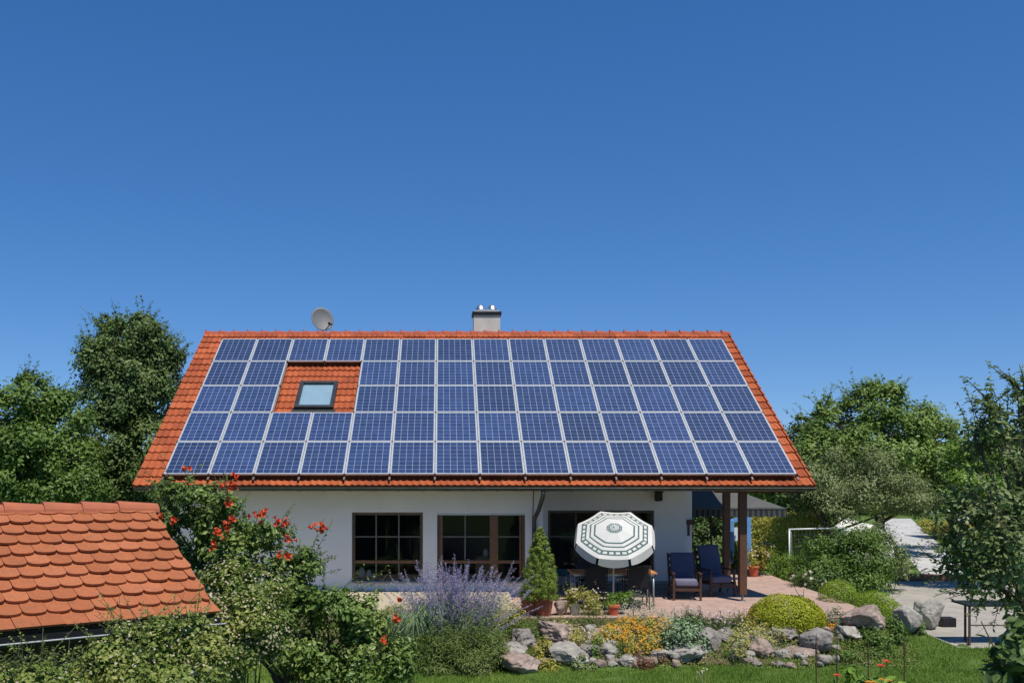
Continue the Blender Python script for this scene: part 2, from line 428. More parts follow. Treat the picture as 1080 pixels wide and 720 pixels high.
def crown_points(rng, blobs, n, clump=.3, up=.35, shell=.55, gaps=.0, density=1.0):
    """leaf places: blobs -> clumps near each blob's skin -> leaves round each clump"""
    vols = np.array([(rx * ry * rz) ** (2 / 3) for _, (rx, ry, rz) in blobs])
    ns = (n * vols / vols.sum()).astype(int) + 1
    P_, N_ = [], []
    for (c, r), m in zip(blobs, ns):
        c = np.array(c); r = np.array(r)
        k = max(5, int(9 * density / clump ** 1.3 * .35))
        d = unit(rng.normal(size=(k, 3)))
        rad = rng.uniform(shell, 1.0, size=(k, 1)) ** .8
        cc = c + d * r * rad
        w = rng.uniform(.4, 1.0, size=k)
        idx = rng.choice(k, size=m, p=w / w.sum())
        off = rng.normal(size=(m, 3)) * .5
        ln = np.linalg.norm(off, axis=1, keepdims=True)
        off = off / np.maximum(ln, 1e-6) * np.minimum(ln, 1.25)
        p = cc[idx] + off * r * clump * (.5 + w[idx][:, None])
        P_.append(p)
        nn = unit(off) * .6 + unit((p - c) / r) * .6 + np.array([0, 0, up]) * 2 + rng.normal(size=(m, 3)) * .45
        N_.append(nn)
    return np.concatenate(P_), np.concatenate(N_)

def shoots(rng, starts, dirs, lens, per, size, aspect, spread=.5):
    """leafy shoots: leaves set along thin stems; returns leaf parts and stem polylines"""
    parts, stems = [], []
    for s, d, l in zip(starts, dirs, lens):
        s = np.array(s); d = np.array(d) / np.linalg.norm(d)
        m = max(4, int(per * l))
        t = np.sort(rng.uniform(0, 1, m))[:, None]
        bend = rng.normal(size=3) * .12 * l
        pts = s + d * l * t + bend * t ** 2
        side = unit(rng.normal(size=(m, 3)))
        ax = unit(side * .8 + d * .5)
        nr = np.array([0, 0, 1]) + rng.normal(size=(m, 3)) * .45
        sz = size * (1.05 - .45 * t)
        parts.append(leaf_cards(rng, pts + ax * size * spread, nr, sz, aspect, .25, .15, ax))
        stems.append([tuple(s), tuple(s + d * l * .5 + bend * .25), tuple(s + d * l + bend)])
    return parts, stems

def ell(px, py, rx, ry, D, ryd=None):
    """an ellipsoid round pixel (px,py), radii in photo pixels, at distance D"""
    k = D / F
    return (tuple(P(px, py, D)), (rx * k, (ryd if ryd else (rx + ry) / 2) * k, ry * k))

def bark_tree(root, base, blobs, r0, rng, stems=(), mat=None):
    mb = MB()
    for s_, b_ in stems:
        mb.tube([b_] + list(s_), [r0*.07, .009, .006, .003], 4, cap=False)
    cs = [Vector(c) for c, _ in blobs]
    top = max(cs, key=lambda c: c.z)
    base = Vector(base)
    pts = [base]
    for t in (.2, .4, .6, .8, 1):
        q = base.lerp(Vector((top.x, top.y, top.z)), t)
        pts.append(q + Vector((rng.normal() * .1, rng.normal() * .1, 0)) * (1 if t < 1 else 0))
    mb.tube(pts, [r0, r0*.82, r0*.66, r0*.5, r0*.34, r0*.12], 9)
    for c, (_, rad_) in zip(cs, blobs):
        rb = min(rad_)
        h = clamp((c.z - base.z) / max(.1, top.z - base.z) * .55, .15, .8)
        s = base.lerp(top, h)
        mid = s.lerp(c, .5) + Vector((rng.normal() * .12, rng.normal() * .12, .15))
        mb.tube([s, mid, c], [r0*.38, r0*.24, r0*.08], 6)
        for _ in range(3):
            e = c + Vector(rng.normal(size=3)) * (.35 * rb)
            mb.tube([mid.lerp(c, .6), mid.lerp(e, .7), e], [r0*.14, r0*.08, r0*.03], 5)
    return mb.build('trunk', mat or M['bark'], root, smooth=True)

def tree(name, label, cat, base, blobs, n, size, mat, seed, r0=.16, group=None, clump=.3, aspect=.55, nshoot=40, shlen=.6, density=1.0, shell=.5):
    rng = np.random.default_rng(seed)
    root = thing(name, label, cat, base, 0, group)
    b = np.array(base)
    bl = [(tuple(np.array(c) - b), r) for c, r in blobs]
    pts, nr = crown_points(rng, bl, n, clump, density=density, shell=shell)
    parts = [leaf_cards(rng, pts, nr, size, aspect)]
    st, dr, ln, own = [], [], [], []
    for _ in range(nshoot):
        c, r = bl[rng.integers(len(bl))]; own.append(c)
        d = unit(rng.normal(size=(1, 3)))[0]; d[2] = abs(d[2]) * .9 + .1
        st.append(np.array(c) + d * np.array(r) * .85); dr.append(d + np.array([0, 0, .25])); ln.append(shlen * rng.uniform(.35, 1.0))
    stems = []
    if nshoot:
        sp, stems = shoots(rng, st, dr, ln, 44 / max(size / .1, .4), size, aspect)
        parts += sp
    V, T = join(parts)
    crown = np_mesh('crown', V, T, mat, root)
    bark_tree(root, (0, 0, 0), bl, r0, rng, list(zip(stems, own)))
    return root

def flowers(rng, pts, nrm, size, name, mat, parent, petals=5):
    n = len(pts); nrm = unit(nrm)
    a = rng.normal(size=(n, 3)); a = unit(a - nrm * np.sum(a * nrm, axis=1, keepdims=True)); b = np.cross(nrm, a)
    L = size * rng.uniform(.7, 1.25, size=(n, 1))
    vs = [pts]
    K = petals * 2
    for k in range(K):
        th = 2 * math.pi * k / K
        rr = .5 if k % 2 == 0 else .26
        vs.append(pts + (a * math.cos(th) + b * math.sin(th)) * L * rr + nrm * L * (.12 if k % 2 == 0 else .05))
    V = np.stack(vs, axis=1).reshape(-1, 3)
    i = np.arange(n)[:, None] * (K + 1)
    T = np.concatenate([i + np.array([[0, 1 + k, 1 + (k + 1) % K]]) for k in range(K)])
    return np_mesh(name, V, T, mat, parent)

def shrub(name, label, cat, blobs, base, n, size, mat, seed, aspect=.5, clump=.35, group=None, stems=6, up=.35,
          nshoot=0, shlen=.2, bloom=None, shell=.4, spread=.5, density=1.0, skin=False):
    """blobs in world space; bloom = (count, size, material, part name)"""
    rng = np.random.default_rng(seed)
    b = np.array(base)
    root = thing(name, label, cat, tuple(base), 0, group)
    bl = [(tuple(np.array(c) - b), r) for c, r in blobs]
    if skin:
        P_, N_ = [], []
        ar = [r[0] * r[2] for _, r in bl]
        for (c, r), a_ in zip(bl, ar):
            m = int(n * a_ / sum(ar)); d = unit(rng.normal(size=(m, 3)))
            kn = unit(rng.normal(size=(90, 3)))
            near = np.max(d @ kn.T, axis=1, keepdims=True)
            bump = (near - .93) * 1.6
            P_.append(np.array(c) + d * np.array(r) * (1 + bump + rng.normal(size=(m, 1)) * .02) * np.where(rng.uniform(size=(m, 1)) < .25, .88, 1))
            N_.append(d + rng.normal(size=(m, 3)) * .35)
        pts, nr = np.concatenate(P_), np.concatenate(N_)
    else:
        pts, nr = crown_points(rng, bl, n, clump, up=up, shell=shell, density=density)
    parts = [leaf_cards(rng, pts, nr, size, aspect)]
    if nshoot:
        st, dr, ln = [], [], []
        for _ in range(nshoot):
            c, r = bl[rng.integers(len(bl))]
            d = unit(rng.normal(size=(1, 3)))[0]; d[2] = abs(d[2])
            st.append(np.array(c) + d * np.array(r) * .8); dr.append(d + np.array([0, 0, .5])); ln.append(shlen * rng.uniform(.5, 1.3))
        sp, _ = shoots(rng, st, dr, ln, 2.2 / size, size, aspect, spread)
        parts += sp
    V, T = join(parts)
    np_mesh('foliage', V, T, mat, root)
    if stems:
        mb = MB()
        for c, r in bl:
            for _ in range(max(1, stems // len(bl))):
                e = Vector(c) + Vector(rng.normal(size=3) * np.array(r) * .45)
                s = Vector((rng.normal() * .04, rng.normal() * .04, -.02))
                mb.tube([s, s.lerp(e, .5) + Vector((0, 0, abs(e.z) * .1)), e], [.012, .009, .005], 5)
        mb.build('stems', M['bark'] if size > .03 else M['twig'], root)
    if bloom:
        cnt, fs, fm, fn = bloom
        c2, r2 = [], []
        per = max(1, cnt // len(bl))
        P_, N_ = [], []
        for c, r in bl:
            d = unit(rng.normal(size=(per, 3))); d[:, 2] = np.abs(d[:, 2]) * .9 + .05; d[:, 1] = -np.abs(d[:, 1]) * .8 + d[:, 1] * .2
            P_.append(np.array(c) + d * np.array(r) * (1 + clump * .6)); N_.append(d + np.array([0, -.3, .4]))
        flowers(rng, np.concatenate(P_), np.concatenate(N_), fs, fn, fm, root)
    return root

def dome(px, py, w, h, lift=.35, D=None, zb=None):
    """a dome-shaped blob standing on the ground at pixel (px, py=base)"""
    b = ground_hit(px, py) if D is None else Vector((P(px, py, D).x, D, zb if zb is not None else gz(P(px, py, D).x, D)))
    k = b.y / F
    rx, rz = w / 2 * k, h * k / (1 + lift)
    c = b + Vector((0, rx * .35, rz * lift))
    return b, (tuple(c), (rx, min(rx, rz * 1.6) if w > h else rx * .9, rz))

# ------------------------------------------------------------------ world, sun, camera
w = bpy.data.worlds.new('World'); SC.world = w; w.use_nodes = True
nt = w.node_tree; bg = nt.nodes['Background']
sky = nt.nodes.new('ShaderNodeTexSky'); sky.sky_type = 'NISHITA'; sky.sun_disc = False
SUN = Vector((.24, -.40, 1.0)).normalized()
el = math.asin(SUN.z)
sky.sun_elevation = el; sky.sun_rotation = math.atan2(SUN.x, SUN.y)
sky.altitude = 1500; sky.air_density = 1.0; sky.dust_density = 0.0; sky.ozone_density = 4
hs = nt.nodes.new('ShaderNodeHueSaturation'); hs.inputs['Saturation'].default_value = 1.40; hs.inputs['Value'].default_value = 1.0
gm = nt.nodes.new('ShaderNodeGamma'); gm.inputs[1].default_value = .80
tcs = nt.nodes.new('ShaderNodeTexCoord'); mps = nt.nodes.new('ShaderNodeMapping'); mps.inputs['Location'].default_value = (0, 0, .065); mps.inputs['Scale'].default_value = (1, 1, .95)
nt.links.new(tcs.outputs['Generated'], mps.inputs['Vector']); nt.links.new(mps.outputs[0], sky.inputs['Vector'])
tn = nt.nodes.new('ShaderNodeVectorMath'); tn.operation = 'MULTIPLY'; tn.inputs[1].default_value = (1.05, 1.05, 1.20)
nt.links.new(sky.outputs[0], gm.inputs[0]); nt.links.new(gm.outputs[0], hs.inputs['Color']); nt.links.new(hs.outputs[0], tn.inputs[0]); nt.links.new(tn.outputs[0], bg.inputs[0]); bg.inputs[1].default_value = .13
sd = bpy.data.lights.new('sun', 'SUN'); sd.energy = 4.5; sd.angle = R(.53); sd.color = (1, .955, .88)
so = bpy.data.objects.new('sun', sd); so.rotation_euler = SUN.to_track_quat('Z', 'Y').to_euler(); link(so)

cd = bpy.data.cameras.new('camera'); cam = bpy.data.objects.new('camera', cd); link(cam)
cam.location = (0, 0, HC); cam.rotation_euler = (R(90), 0, 0)
cd.sensor_width = 36; cd.lens = F * 36 / 1080
cd.shift_x = (540 - CX) / 1080; cd.shift_y = (CY - 360) / 1080
cd.clip_start = .1; cd.clip_end = 3000
SC.camera = cam
vs = SC.view_settings; vs.view_transform = 'Standard'; vs.look = 'None'; vs.gamma = 1; vs.exposure = .12

# ------------------------------------------------------------------ ground
def axis(a, b, fine_a, fine_b, step, grow=1.35):
    xs = list(np.arange(fine_a, fine_b + 1e-6, step))
    s = step; x = fine_a
    while x > a: s *= grow; x -= s; xs.insert(0, x)
    s = step; x = fine_b
    while x < b: s *= grow; x += s; xs.append(x)
    return xs
xs = axis(-900, 900, -12, 13, .25); ys = axis(-300, 1500, 14, 20, .15)
rg = np.random.default_rng(3)
V = []
for y in ys:
    for x in xs:
        z = gz(x, y)
        inside = (-10.5 < x < 8.95 and y > 18.8 and y < 60)
        V.append((x, y, z - (.06 if inside else 0) + (rg.normal() * .012 if -12 < x < 13 and 10 < y < 20 else 0)))
nx = len(xs)
T = [(j*nx+i, j*nx+i+1, (j+1)*nx+i+1, (j+1)*nx+i) for j in range(len(ys)-1) for i in range(nx-1)]
structure(np_mesh('lawn', V, T, M['lawn'], smooth=True))

mb = MB().box(1.5, 8.9, 18.85, 27.5, -.5, .0)
structure(mb.build('terrace', M['terrace']))
mb = MB().box(-8.6, 1.495, 19.0, 21.72, -.5, .13)
structure(mb.build('gravel_strip', M['beige']))
# stone-and-soil bank under the rockery
V, T = [], []
bx = np.arange(-6.0, 7.9, .12); by = np.arange(17.05, 19.0, .12)
for y in by:
    for x in bx:
        z = gz(x, y) + .012 + rg.normal() * .018
        if y > 18.86 and x < 8.9: z = -.012
        V.append((x, y, min(z, -.012) if x < 8.9 else z))
nb = len(bx)
for j in range(len(by)-1):
    for i in range(nb-1):
        T.append((j*nb+i, j*nb+i+1, (j+1)*nb+i+1, (j+1)*nb+i))
structure(np_mesh('soil_bank', V, T, M['soil'], smooth=True))

def sheet(name, pts, z, m, th=.05):
    mb = MB(); n = len(pts)
    vs = [(x, y, z) for x, y in pts] + [(x, y, z - th) for x, y in pts]
    fs = [tuple(range(n)), tuple(range(2*n-1, n-1, -1))] + [((i+1) % n, i, i + n, (i+1) % n + n) for i in range(n)]
    return structure(mb.add(vs, fs).build(name, m))
sheet('concrete_yard', [(9.3, 18.95), (10.6, 18.7), (12.5, 18.85), (30, 18.9), (30, 29.2), (12.9, 28.6), (12.1, 26.5), (11.2, 23.4), (10.2, 20.6), (9.6, 19.5)], LAWN + .012, M['yard'])
sheet('footpath', [(15.3, 29.9), (16.9, 29.9), (28.4, 57), (26.2, 57)], LAWN + .02, M['path'])

# grass blades on the strip of lawn the photo shows
def grass(x0, x1, y0, y1, n, hgt, seed, name, cond=lambda x, y: True):
    rng = np.random.default_rng(seed)
    x = rng.uniform(x0, x1, n); y = rng.uniform(y0, y1, n)
    pa = np.sin(x * 1.7 + np.sin(y * 2.1) * 1.3) * .5 + np.sin(y * 3.3 + x * .9) * .3
    h = hgt * rng.uniform(.5, 1.5, n) * (1 + .35 * pa)
    th = rng.uniform(0, 2*math.pi, n); lean = rng.uniform(0, .7, n) * h; wd = rng.uniform(.004, .009, n)
    z = np.array([gz(a, b) for a, b in zip(x, y)])
    ph = rng.uniform(0, 2*math.pi, n)
    A = np.stack([x - np.cos(th)*wd, y - np.sin(th)*wd, z], 1); B = np.stack([x + np.cos(th)*wd, y + np.sin(th)*wd, z], 1)
    C = np.stack([x + np.cos(ph)*lean, y + np.sin(ph)*lean, z + h], 1)
    V = np.stack([A, B, C], 1).reshape(-1, 3); i = np.arange(n)[:, None] * 3
    o = np_mesh(name, V, i + np.array([[0, 1, 2]]), M['blade'])
    return tag(o, 'short mown grass blades of the lawn in front of the rockery', 'grass', kind='stuff')
grass(-6.5, 12.5, 14.6, 18.7, 170000, .05, 11, 'grass')

# ------------------------------------------------------------------ house
house = thing('house', 'white house with orange tiled gable roof covered in solar panels', 'house', (0, 21.7, 0))
HY = 21.7
TH = math.atan(.664); ct, st_ = math.cos(TH), math.sin(TH)
EY, EZ = 20.62, 2.577
RY, RZ = 26.94, 2.577 + .664 * (26.94 - 20.62)
XL, XR = -6.80, 8.16
SL = (RY - EY) / ct
H = Matrix.Translation((0, -HY, 0))
def hb(): return MB()
def hbox(mb, x0, x1, y0, y1, z0, z1, mi=0): return mb.box(x0, x1, y0 - HY, y1 - HY, z0, z1, mi)
def roofpt(x, s, h):
    return (x, EY + s * ct - h * st_ - HY, EZ + s * st_ + h * ct)

# walls, in front-left block, recessed block, gables, back
W1 = (-2.116, -.471, .334, 1.934)      # left window x0 x1 z0 z1 at y 21.7
W2 = (-.142, 1.897, .334, 1.915)
RYW = 23.48
W3 = (2.62, 5.28, .26, 1.874)
def wall_with_holes(mb, x0, x1, y0, y1, z0, z1, holes):
    x = x0
    for (a, b, c, d) in holes:
        hbox(mb, x, a, y0, y1, z0, z1)
        hbox(mb, a, b, y0, y1, z0, c); hbox(mb, a, b, y0, y1, d, z1)
        x = b
    hbox(mb, x, x1, y0, y1, z0, z1)
mb = hb()
WX0 = -6.25
wall_with_holes(mb, WX0, 2.31, 21.7, 22.0, -.4, 3.05, [W1, W2])
wall_with_holes(mb, 2.013, 6.08, RYW, RYW + .3, -.4, 3.6, [W3])
hbox(mb, 2.01, 2.307, 22.002, RYW - .002, -.4, 3.05)
hbox(mb, 5.78, 6.078, RYW + .302, 31.9, -.4, 3.0)
hbox(mb, 6.079, 6.52, 24.6, 24.9, -.4, 3.9)
hbox(mb, WX0, 6.08, 31.902, 32.2, -.4, 3.05)
hbox(mb, WX0, WX0 + .3, 22.002, 31.9, -.4, 3.05)
# gable triangles
for gx0, gx1 in ((WX0, WX0 + .3), (5.78, 6.078)):
    zt = RZ - .42
    y0, y1 = 22.0 - HY, 31.9 - HY
    zb = 3.052
    vs_ = [(gx0, y0, zb), (gx0, y1, zb), (gx0, RY - HY, zt), (gx1, y0, zb), (gx1, y1, zb), (gx1, RY - HY, zt)]
    mb.add(vs_, [(0, 2, 1), (3, 4, 5), (0, 1, 4, 3), (1, 2, 5, 4), (2, 0, 3, 5)])
mb.build('wall', M['plaster'], house)
mb = hb(); hbox(mb, 2.32, 6.07, RYW - .02, RYW - .002, .0, .12)
mb.build('plinth', M['skirt'], house)
# rooms behind the glass
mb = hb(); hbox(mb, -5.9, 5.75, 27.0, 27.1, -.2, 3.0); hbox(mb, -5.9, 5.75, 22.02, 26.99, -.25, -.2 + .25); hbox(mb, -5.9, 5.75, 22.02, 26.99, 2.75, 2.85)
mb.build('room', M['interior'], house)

def window(label, x0, x1, z0, z1, y, vert, horiz, fm, fw=.068, mw=.030, thick=(), bottom_brown=None):
    fr = hb()
    yf = y + .10
    hbox(fr, x0, x1, yf, yf + .07, z1 - fw, z1); hbox(fr, x0, x1, yf, yf + .07, z0, z0 + fw)
    hbox(fr, x0, x0 + fw, yf, yf + .07, z0 + fw, z1 - fw); hbox(fr, x1 - fw, x1, yf, yf + .07, z0 + fw, z1 - fw)
    wnd = fr.build('window', fm, house, bevel=.006)
    if label: wnd['label'] = label
    m = hb()
    xs_ = [x0 + fw] + [v for v in vert] + [x1 - fw]
    for v in vert:
        hbox(m, v - mw/2, v + mw/2, yf + .01, yf + .05, z0 + fw, z1 - fw)
    for a, b in zip(xs_[:-1], xs_[1:]):
        for (h_, hw) in horiz:
            hbox(m, a + (mw/2 if a != x0 + fw else 0), b - (mw/2 if b != x1 - fw else 0), yf + .012, yf + .048, h_ - hw/2, h_ + hw/2)
    m.build('glazing_bar', M['muntin'], wnd)
    for (a, b) in thick:
        t = hb(); hbox(t, a, b, yf - .012, yf + .062, z0 + fw, z1 - fw); t.build('mullion', M['frame_brown'], wnd)
    if bottom_brown:
        t = hb(); hbox(t, x0 + fw, x1 - fw, yf - .006, yf + .056, bottom_brown - .035, bottom_brown + .035); t.build('rail', M['frame_brown'], wnd)
    g = hb(); yg = yf + .03 - HY; g.add([(x0 + fw, yg, z0 + fw), (x1 - fw, yg, z0 + fw), (x1 - fw, yg, z1 - fw), (x0 + fw, yg, z1 - fw)], [(0, 1, 2, 3)]); g.build('glass', M['glass'], wnd)
    s = hb(); hbox(s, x0 - .03, x1 + .03, y - .05, y + .10, z0 - .03, z0 - .002); s.build('sill', M['skirt'], wnd)
    return wnd
M['muntin'] = surf('glazing_bar_paint', (.16, .15, .12), (.12, .115, .09), 6, .5)
def xa(px, D): return (px - CX) / F * D
def za(py, D): return HC - (py - CY) / F * D
w1 = window('three by three pane window left of the lavender, dark timber frame', *W1, 21.7, [xa(396.5, 21.75), xa(420.5, 21.75)], [(za(566, 21.75), .028)], M['frame_dark'], bottom_brown=za(592.5, 21.75))
w2 = window('wide window with thick brown mullion, behind the lavender', *W2, 21.7, [xa(490.6, 21.75)], [(za(566, 21.75), .03)], M['frame_dark'],
            thick=[(xa(463.5, 21.75), xa(466.8, 21.75)), (xa(516.7, 21.75), xa(525.4, 21.75)), (xa(548, 21.75), xa(550, 21.75))], bottom_brown=za(592.5, 21.75))
hd = hb(); hbox(hd, W2[0], W2[1], 21.715, 21.79, W2[3] - .045, W2[3] - .002); hd.build('shutter_box', M['alu'], w2)
w3 = window('wide terrace window behind the octagonal parasol', *W3, RYW, [xa(608, 23.5), xa(649, 23.5)], [(za(566, 23.5), .03)], M['frame_dark'], fw=.07)

# roof: real tile courses front and back
def tiled(name, sign, step=.0375):
    nc = 23; ex = SL / nc
    xs_ = np.arange(XL, XR + .001, step)
    ph = np.cos((xs_ - XL) / .15 * 2 * math.pi)
    prof = .017 * np.maximum(ph, -.55)
    V, T, UV = [], [], []
    rg = np.random.default_rng(5)
    for i in range(nc):
        s0 = i * ex - .015; s1 = (i + 1) * ex + .02
        tilt = np.repeat(rg.normal(size=60) * .0035, 8)[:len(xs_)]
        for k, (s, h) in enumerate(((s0, .0), (s0, .042), (s0 + ex * .5, .03), (s1, .008))):
            hh = (h + prof * (1 if k else .6) + tilt) if k else prof * 0 + .002
            y = EY + s * ct - hh * st_; z = EZ + s * st_ + hh * ct
            if sign < 0: y = 2 * RY - y
            V.append(np.stack([xs_, y - HY, z], 1))
            UV.append(np.stack([(xs_ - XL) / .3 + .001 + (i % 2) * 0, np.full(len(xs_), i + .1 + .2 * k)], 1))
        b = i * 4 * len(xs_)
        for k in range(3):
            a = b + k * len(xs_) + np.arange(len(xs_) - 1)
            T.append(np.stack([a, a + 1, a + 1 + len(xs_), a + len(xs_)], 1) if sign > 0 else np.stack([a, a + len(xs_), a + 1 + len(xs_), a + 1], 1))
    V = np.concatenate(V); T = np.concatenate(T); UV = np.concatenate(UV)
    o = np_mesh(name, V, T, M['tile'], None)
    me = o.data; ul = me.uv_layers.new(name='UVMap')
    li = np.zeros(len(me.loops), dtype=np.int32); me.loops.foreach_get('vertex_index', li)
    ul.data.foreach_set('uv', UV[li].astype(np.float32).ravel())
    me.polygons.foreach_set('use_smooth', [False] * len(me.polygons))
    return o
roof = MB()
# boarding slab under the tiles, both slopes
for sg in (1, -1):
    def q(x, s, h):
        p = roofpt(x, s, h)
        return p if sg > 0 else (p[0], 2 * (RY - HY) - p[1], p[2])
    a = [q(XL + .03, .03, -.03), q(XR - .03, .03, -.03), q(XR - .03, SL, -.03), q(XL + .03, SL, -.03), q(XL + .03, .03, -.13), q(XR - .03, .03, -.13), q(XR - .03, SL, -.13), q(XL + .03, SL, -.13)]
    roof.add(a, [(0,3,2,1),(4,5,6,7),(0,1,5,4),(1,2,6,5),(2,3,7,6),(3,0,4,7)])
roof_o = roof.build('roof', M['soffit'], house)
tf = tiled('tile_courses', 1); tf.parent = roof_o
tb = tiled('tile_courses', -1, .075); tb.parent = roof_o
# verge tiles: turned-down edge along both rakes
for x0, x1 in ((XL - .02, XL + .02), (XR - .02, XR + .02)):
    mb = MB()
    for sg in (1, -1):
        nc = 23; ex = SL / nc
        for i in range(nc):
            ps = []
            for s, h0, h1 in ((i*ex - .015, -.10, .058), ((i+1)*ex, -.10, .025)):
                for x in (x0, x1):
                    for h in (h0, h1):
                        p = roofpt(x, s, h)
                        ps.append(p if sg > 0 else (p[0], 2*(RY-HY) - p[1], p[2]))
            mb.add(ps, [(0,1,3,2),(4,6,7,5),(0,4,5,1),(2,3,7,6),(1,5,7,3),(0,2,6,4)])
    mb.uv = [(v[0] * 3, v[1] * 3) for v in mb.v]
    mb.build('verge_tiles', M['tile'], roof_o)
# ridge caps
mb = MB()
x = XL - .03; i = 0
rzt = RZ - .035
while x < XR:
    x1 = min(x + .40, XR + .03)
    n = 7
    ringA, ringB, ringC = [], [], []
    for k in range(n + 1):
        th = math.pi * k / n
        for ring, xx, rr in ((ringA, x, .135), (ringB, x + .05, .135), (ringC, x1 + .03, .112)):
            ring.append((xx, RY - HY - math.cos(th) * rr * 1.05, rzt - .06 + math.sin(th) * rr + (.014 if ring is not ringC else 0)))
    vs_ = ringA + ringB + ringC; m_ = n + 1
    fs_ = [(a + r*m_, a + 1 + r*m_, a + 1 + (r+1)*m_, a + (r+1)*m_) for r in (0, 1) for a in range(n)]
    fs_.append(tuple(range(n, -1, -1)))
    mb.add(vs_, fs_)
    mb.box(x + .0, x + .03, RY - HY - .02, RY - HY + .02, rzt + .08, rzt + .115)
    x += .40
mb.build('ridge_tiles', M['ridge'], roof_o)
# rafters' ends, gutter, downpipe
mb = MB()
x = XL + .3
while x < XR:
    mb.bar(roofpt(x, .12, -.18), roofpt(x, 2.0, -.18), .08, .10)
    x += .55
mb.build('rafters', M['soffit'], house)
def gutter_mesh(y, z):
    mb = MB(); n = 8
    vs_, fs_ = [], []
    prof = [(math.cos(math.pi + math.pi * k / n) * .065, math.sin(math.pi + math.pi * k / n) * .065) for k in range(n + 1)]
    prof = prof + [(a * .92, b * .92) for a, b in prof[::-1]]
    for x_ in (XL + .02, XR - .02):
        vs_ += [(x_, y + a, z + b) for a, b in prof]
    m_ = len(prof)
    fs_ = [(k, (k+1) % m_, (k+1) % m_ + m_, k + m_) for k in range(m_)] 
    for base in (0, m_):
        for k in range(n):
            fs_.append((base + k, base + k + 1, base + m_ - 2 - k, base + m_ - 1 - k))
    mb.add(vs_, fs_)
    mb.tube([(XL + .02, y - .065, z + .004), (XR - .02, y - .065, z + .004)], .009, 6)
    x_ = XL + .3
    while x_ < XR:
        mb.bar((x_, y - .068, z - .02), (x_, y + .06, z - .02), .02, .006); x_ += .8
    return mb
gutter_mesh(EY - .05 - HY, EZ - .045).build('gutter', M['gutter'], house, smooth=False)
gutter_mesh(2*RY - EY + .05 - HY, EZ - .045).build('gutter', M['gutter'], house)
mb = MB()
dx = xa(567, 21.6)
mb.tube([(dx + .02, EY - HY - .05, EZ - .1), (dx + .02, EY - HY, EZ - .22), (dx - .02, EY + .5 - HY, EZ - .55), (dx - .07, 21.63 - HY, EZ - .78), (dx - .07, 21.63 - HY, EZ - 1.0), (dx - .07, 21.63 - HY, -.1)],
        [.05, .05, .05, .05, .045, .045], 12)
for z_ in (.6, 1.5):
    mb.lathe([(.055, 0), (.055, .04)], (dx - .07, 21.63 - HY, z_), 12)
mb.build('downpipe', M['gutter'], house, smooth=True)
mb = MB(); mb.tube([(xa(562, 21.4), 21.2 - HY, EZ - .1), (xa(562, 21.6), 21.66 - HY, 1.7), (xa(562, 21.6), 21.66 - HY, .1)], .012, 6)
mb.build('conduit', M['darkmetal'], house)
# porch posts and eave beam
for px, D, wd in ((783, 21.0, .165), (766, 24.2, .17)):
    x_ = xa(px, D)
    ztop = EZ + (D - EY) * .664 - .2
    t = MB().box(x_ - wd/2, x_ + wd/2, D - wd/2 - HY, D + wd/2 - HY, .13, ztop).build('porch_post', M['postwood'], house, bevel=.012)
    f = MB(); f.box(x_ - .07, x_ + .07, D - .07 - HY, D + .07 - HY, .0, .012); f.box(x_ - .012, x_ + .012, D - .05 - HY, D + .05 - HY, .012, .13)
    f.build('post_foot', M['zinc'], t)
mb = MB().box(6.08, 8.0, 20.92 - HY, 21.08 - HY, EZ - .16 , EZ + .02)
mb.build('porch_beam', M['postwood'], house)
mb = MB().box(6.3, 8.0, 24.12 - HY, 24.28 - HY, 4.6, 4.8)
mb.build('porch_beam', M['postwood'], house)
# lamp under the eave and bracket at the pier
lx = xa(695, 23.35)
mb = MB().box(lx - .085, lx + .085, RYW - .16 - HY, RYW - .02 - HY, 2.12, 2.34); mb.box(lx - .11, lx + .11, RYW - .18 - HY, RYW - .0015 - HY, 2.342, 2.37)
mb.box(lx - .06, lx + .06, RYW - .02 - HY, RYW - .002 - HY, 2.10, 2.341)
mb.build('wall_lamp', M['black'], house, bevel=.01)
bx_ = xa(728, 24.5)
mb = MB().box(bx_ - .09, bx_ + .12, 24.5 - HY, 24.598 - HY, za(553, 24.5), za(548, 24.5)); mb.box(bx_ - .05, bx_, 24.55 - HY, 24.598 - HY, za(565, 24.5), za(553, 24.5) - .002)
mb.build('wall_bracket', M['wood'], house)

# chimney
ch = MB()
cx0, cx1 = xa(499.5, 27.3), xa(527.5, 27.3)
cyy = 27.3
ch.box(cx0, cx1, cyy - HY, cyy + .62 - HY, RZ - .9, 3.25 + (480 - 332) / F * 27.3)
cz = 3.25 + (480 - 332) / F * 27.3
chim = ch.build('chimney', M['chimney'], house, bevel=.01)
MB().box(cx0 - .04, cx1 + .04, cyy - .04 - HY, cyy + .66 - HY, cz + .002, cz + .10).build('chimney_cap', M['darkmetal'], chim, bevel=.01)
MB().box(cx0 + .03, cx1 - .03, cyy + .03 - HY, cyy + .59 - HY, cz + .102, cz + .14).build('cap_plate', M['chimney'], chim)
for px in (506.8, 519):
    c = MB(); X = xa(px, 27.55)
    c.lathe([(.15, 0), (.15, .03), (.14, .07), (.11, .13), (.07, .18), (.01, .20)], (X, 27.6 - HY, cz + .142), 20)
    c.build('cowl', M['steel'], chim, smooth=True)

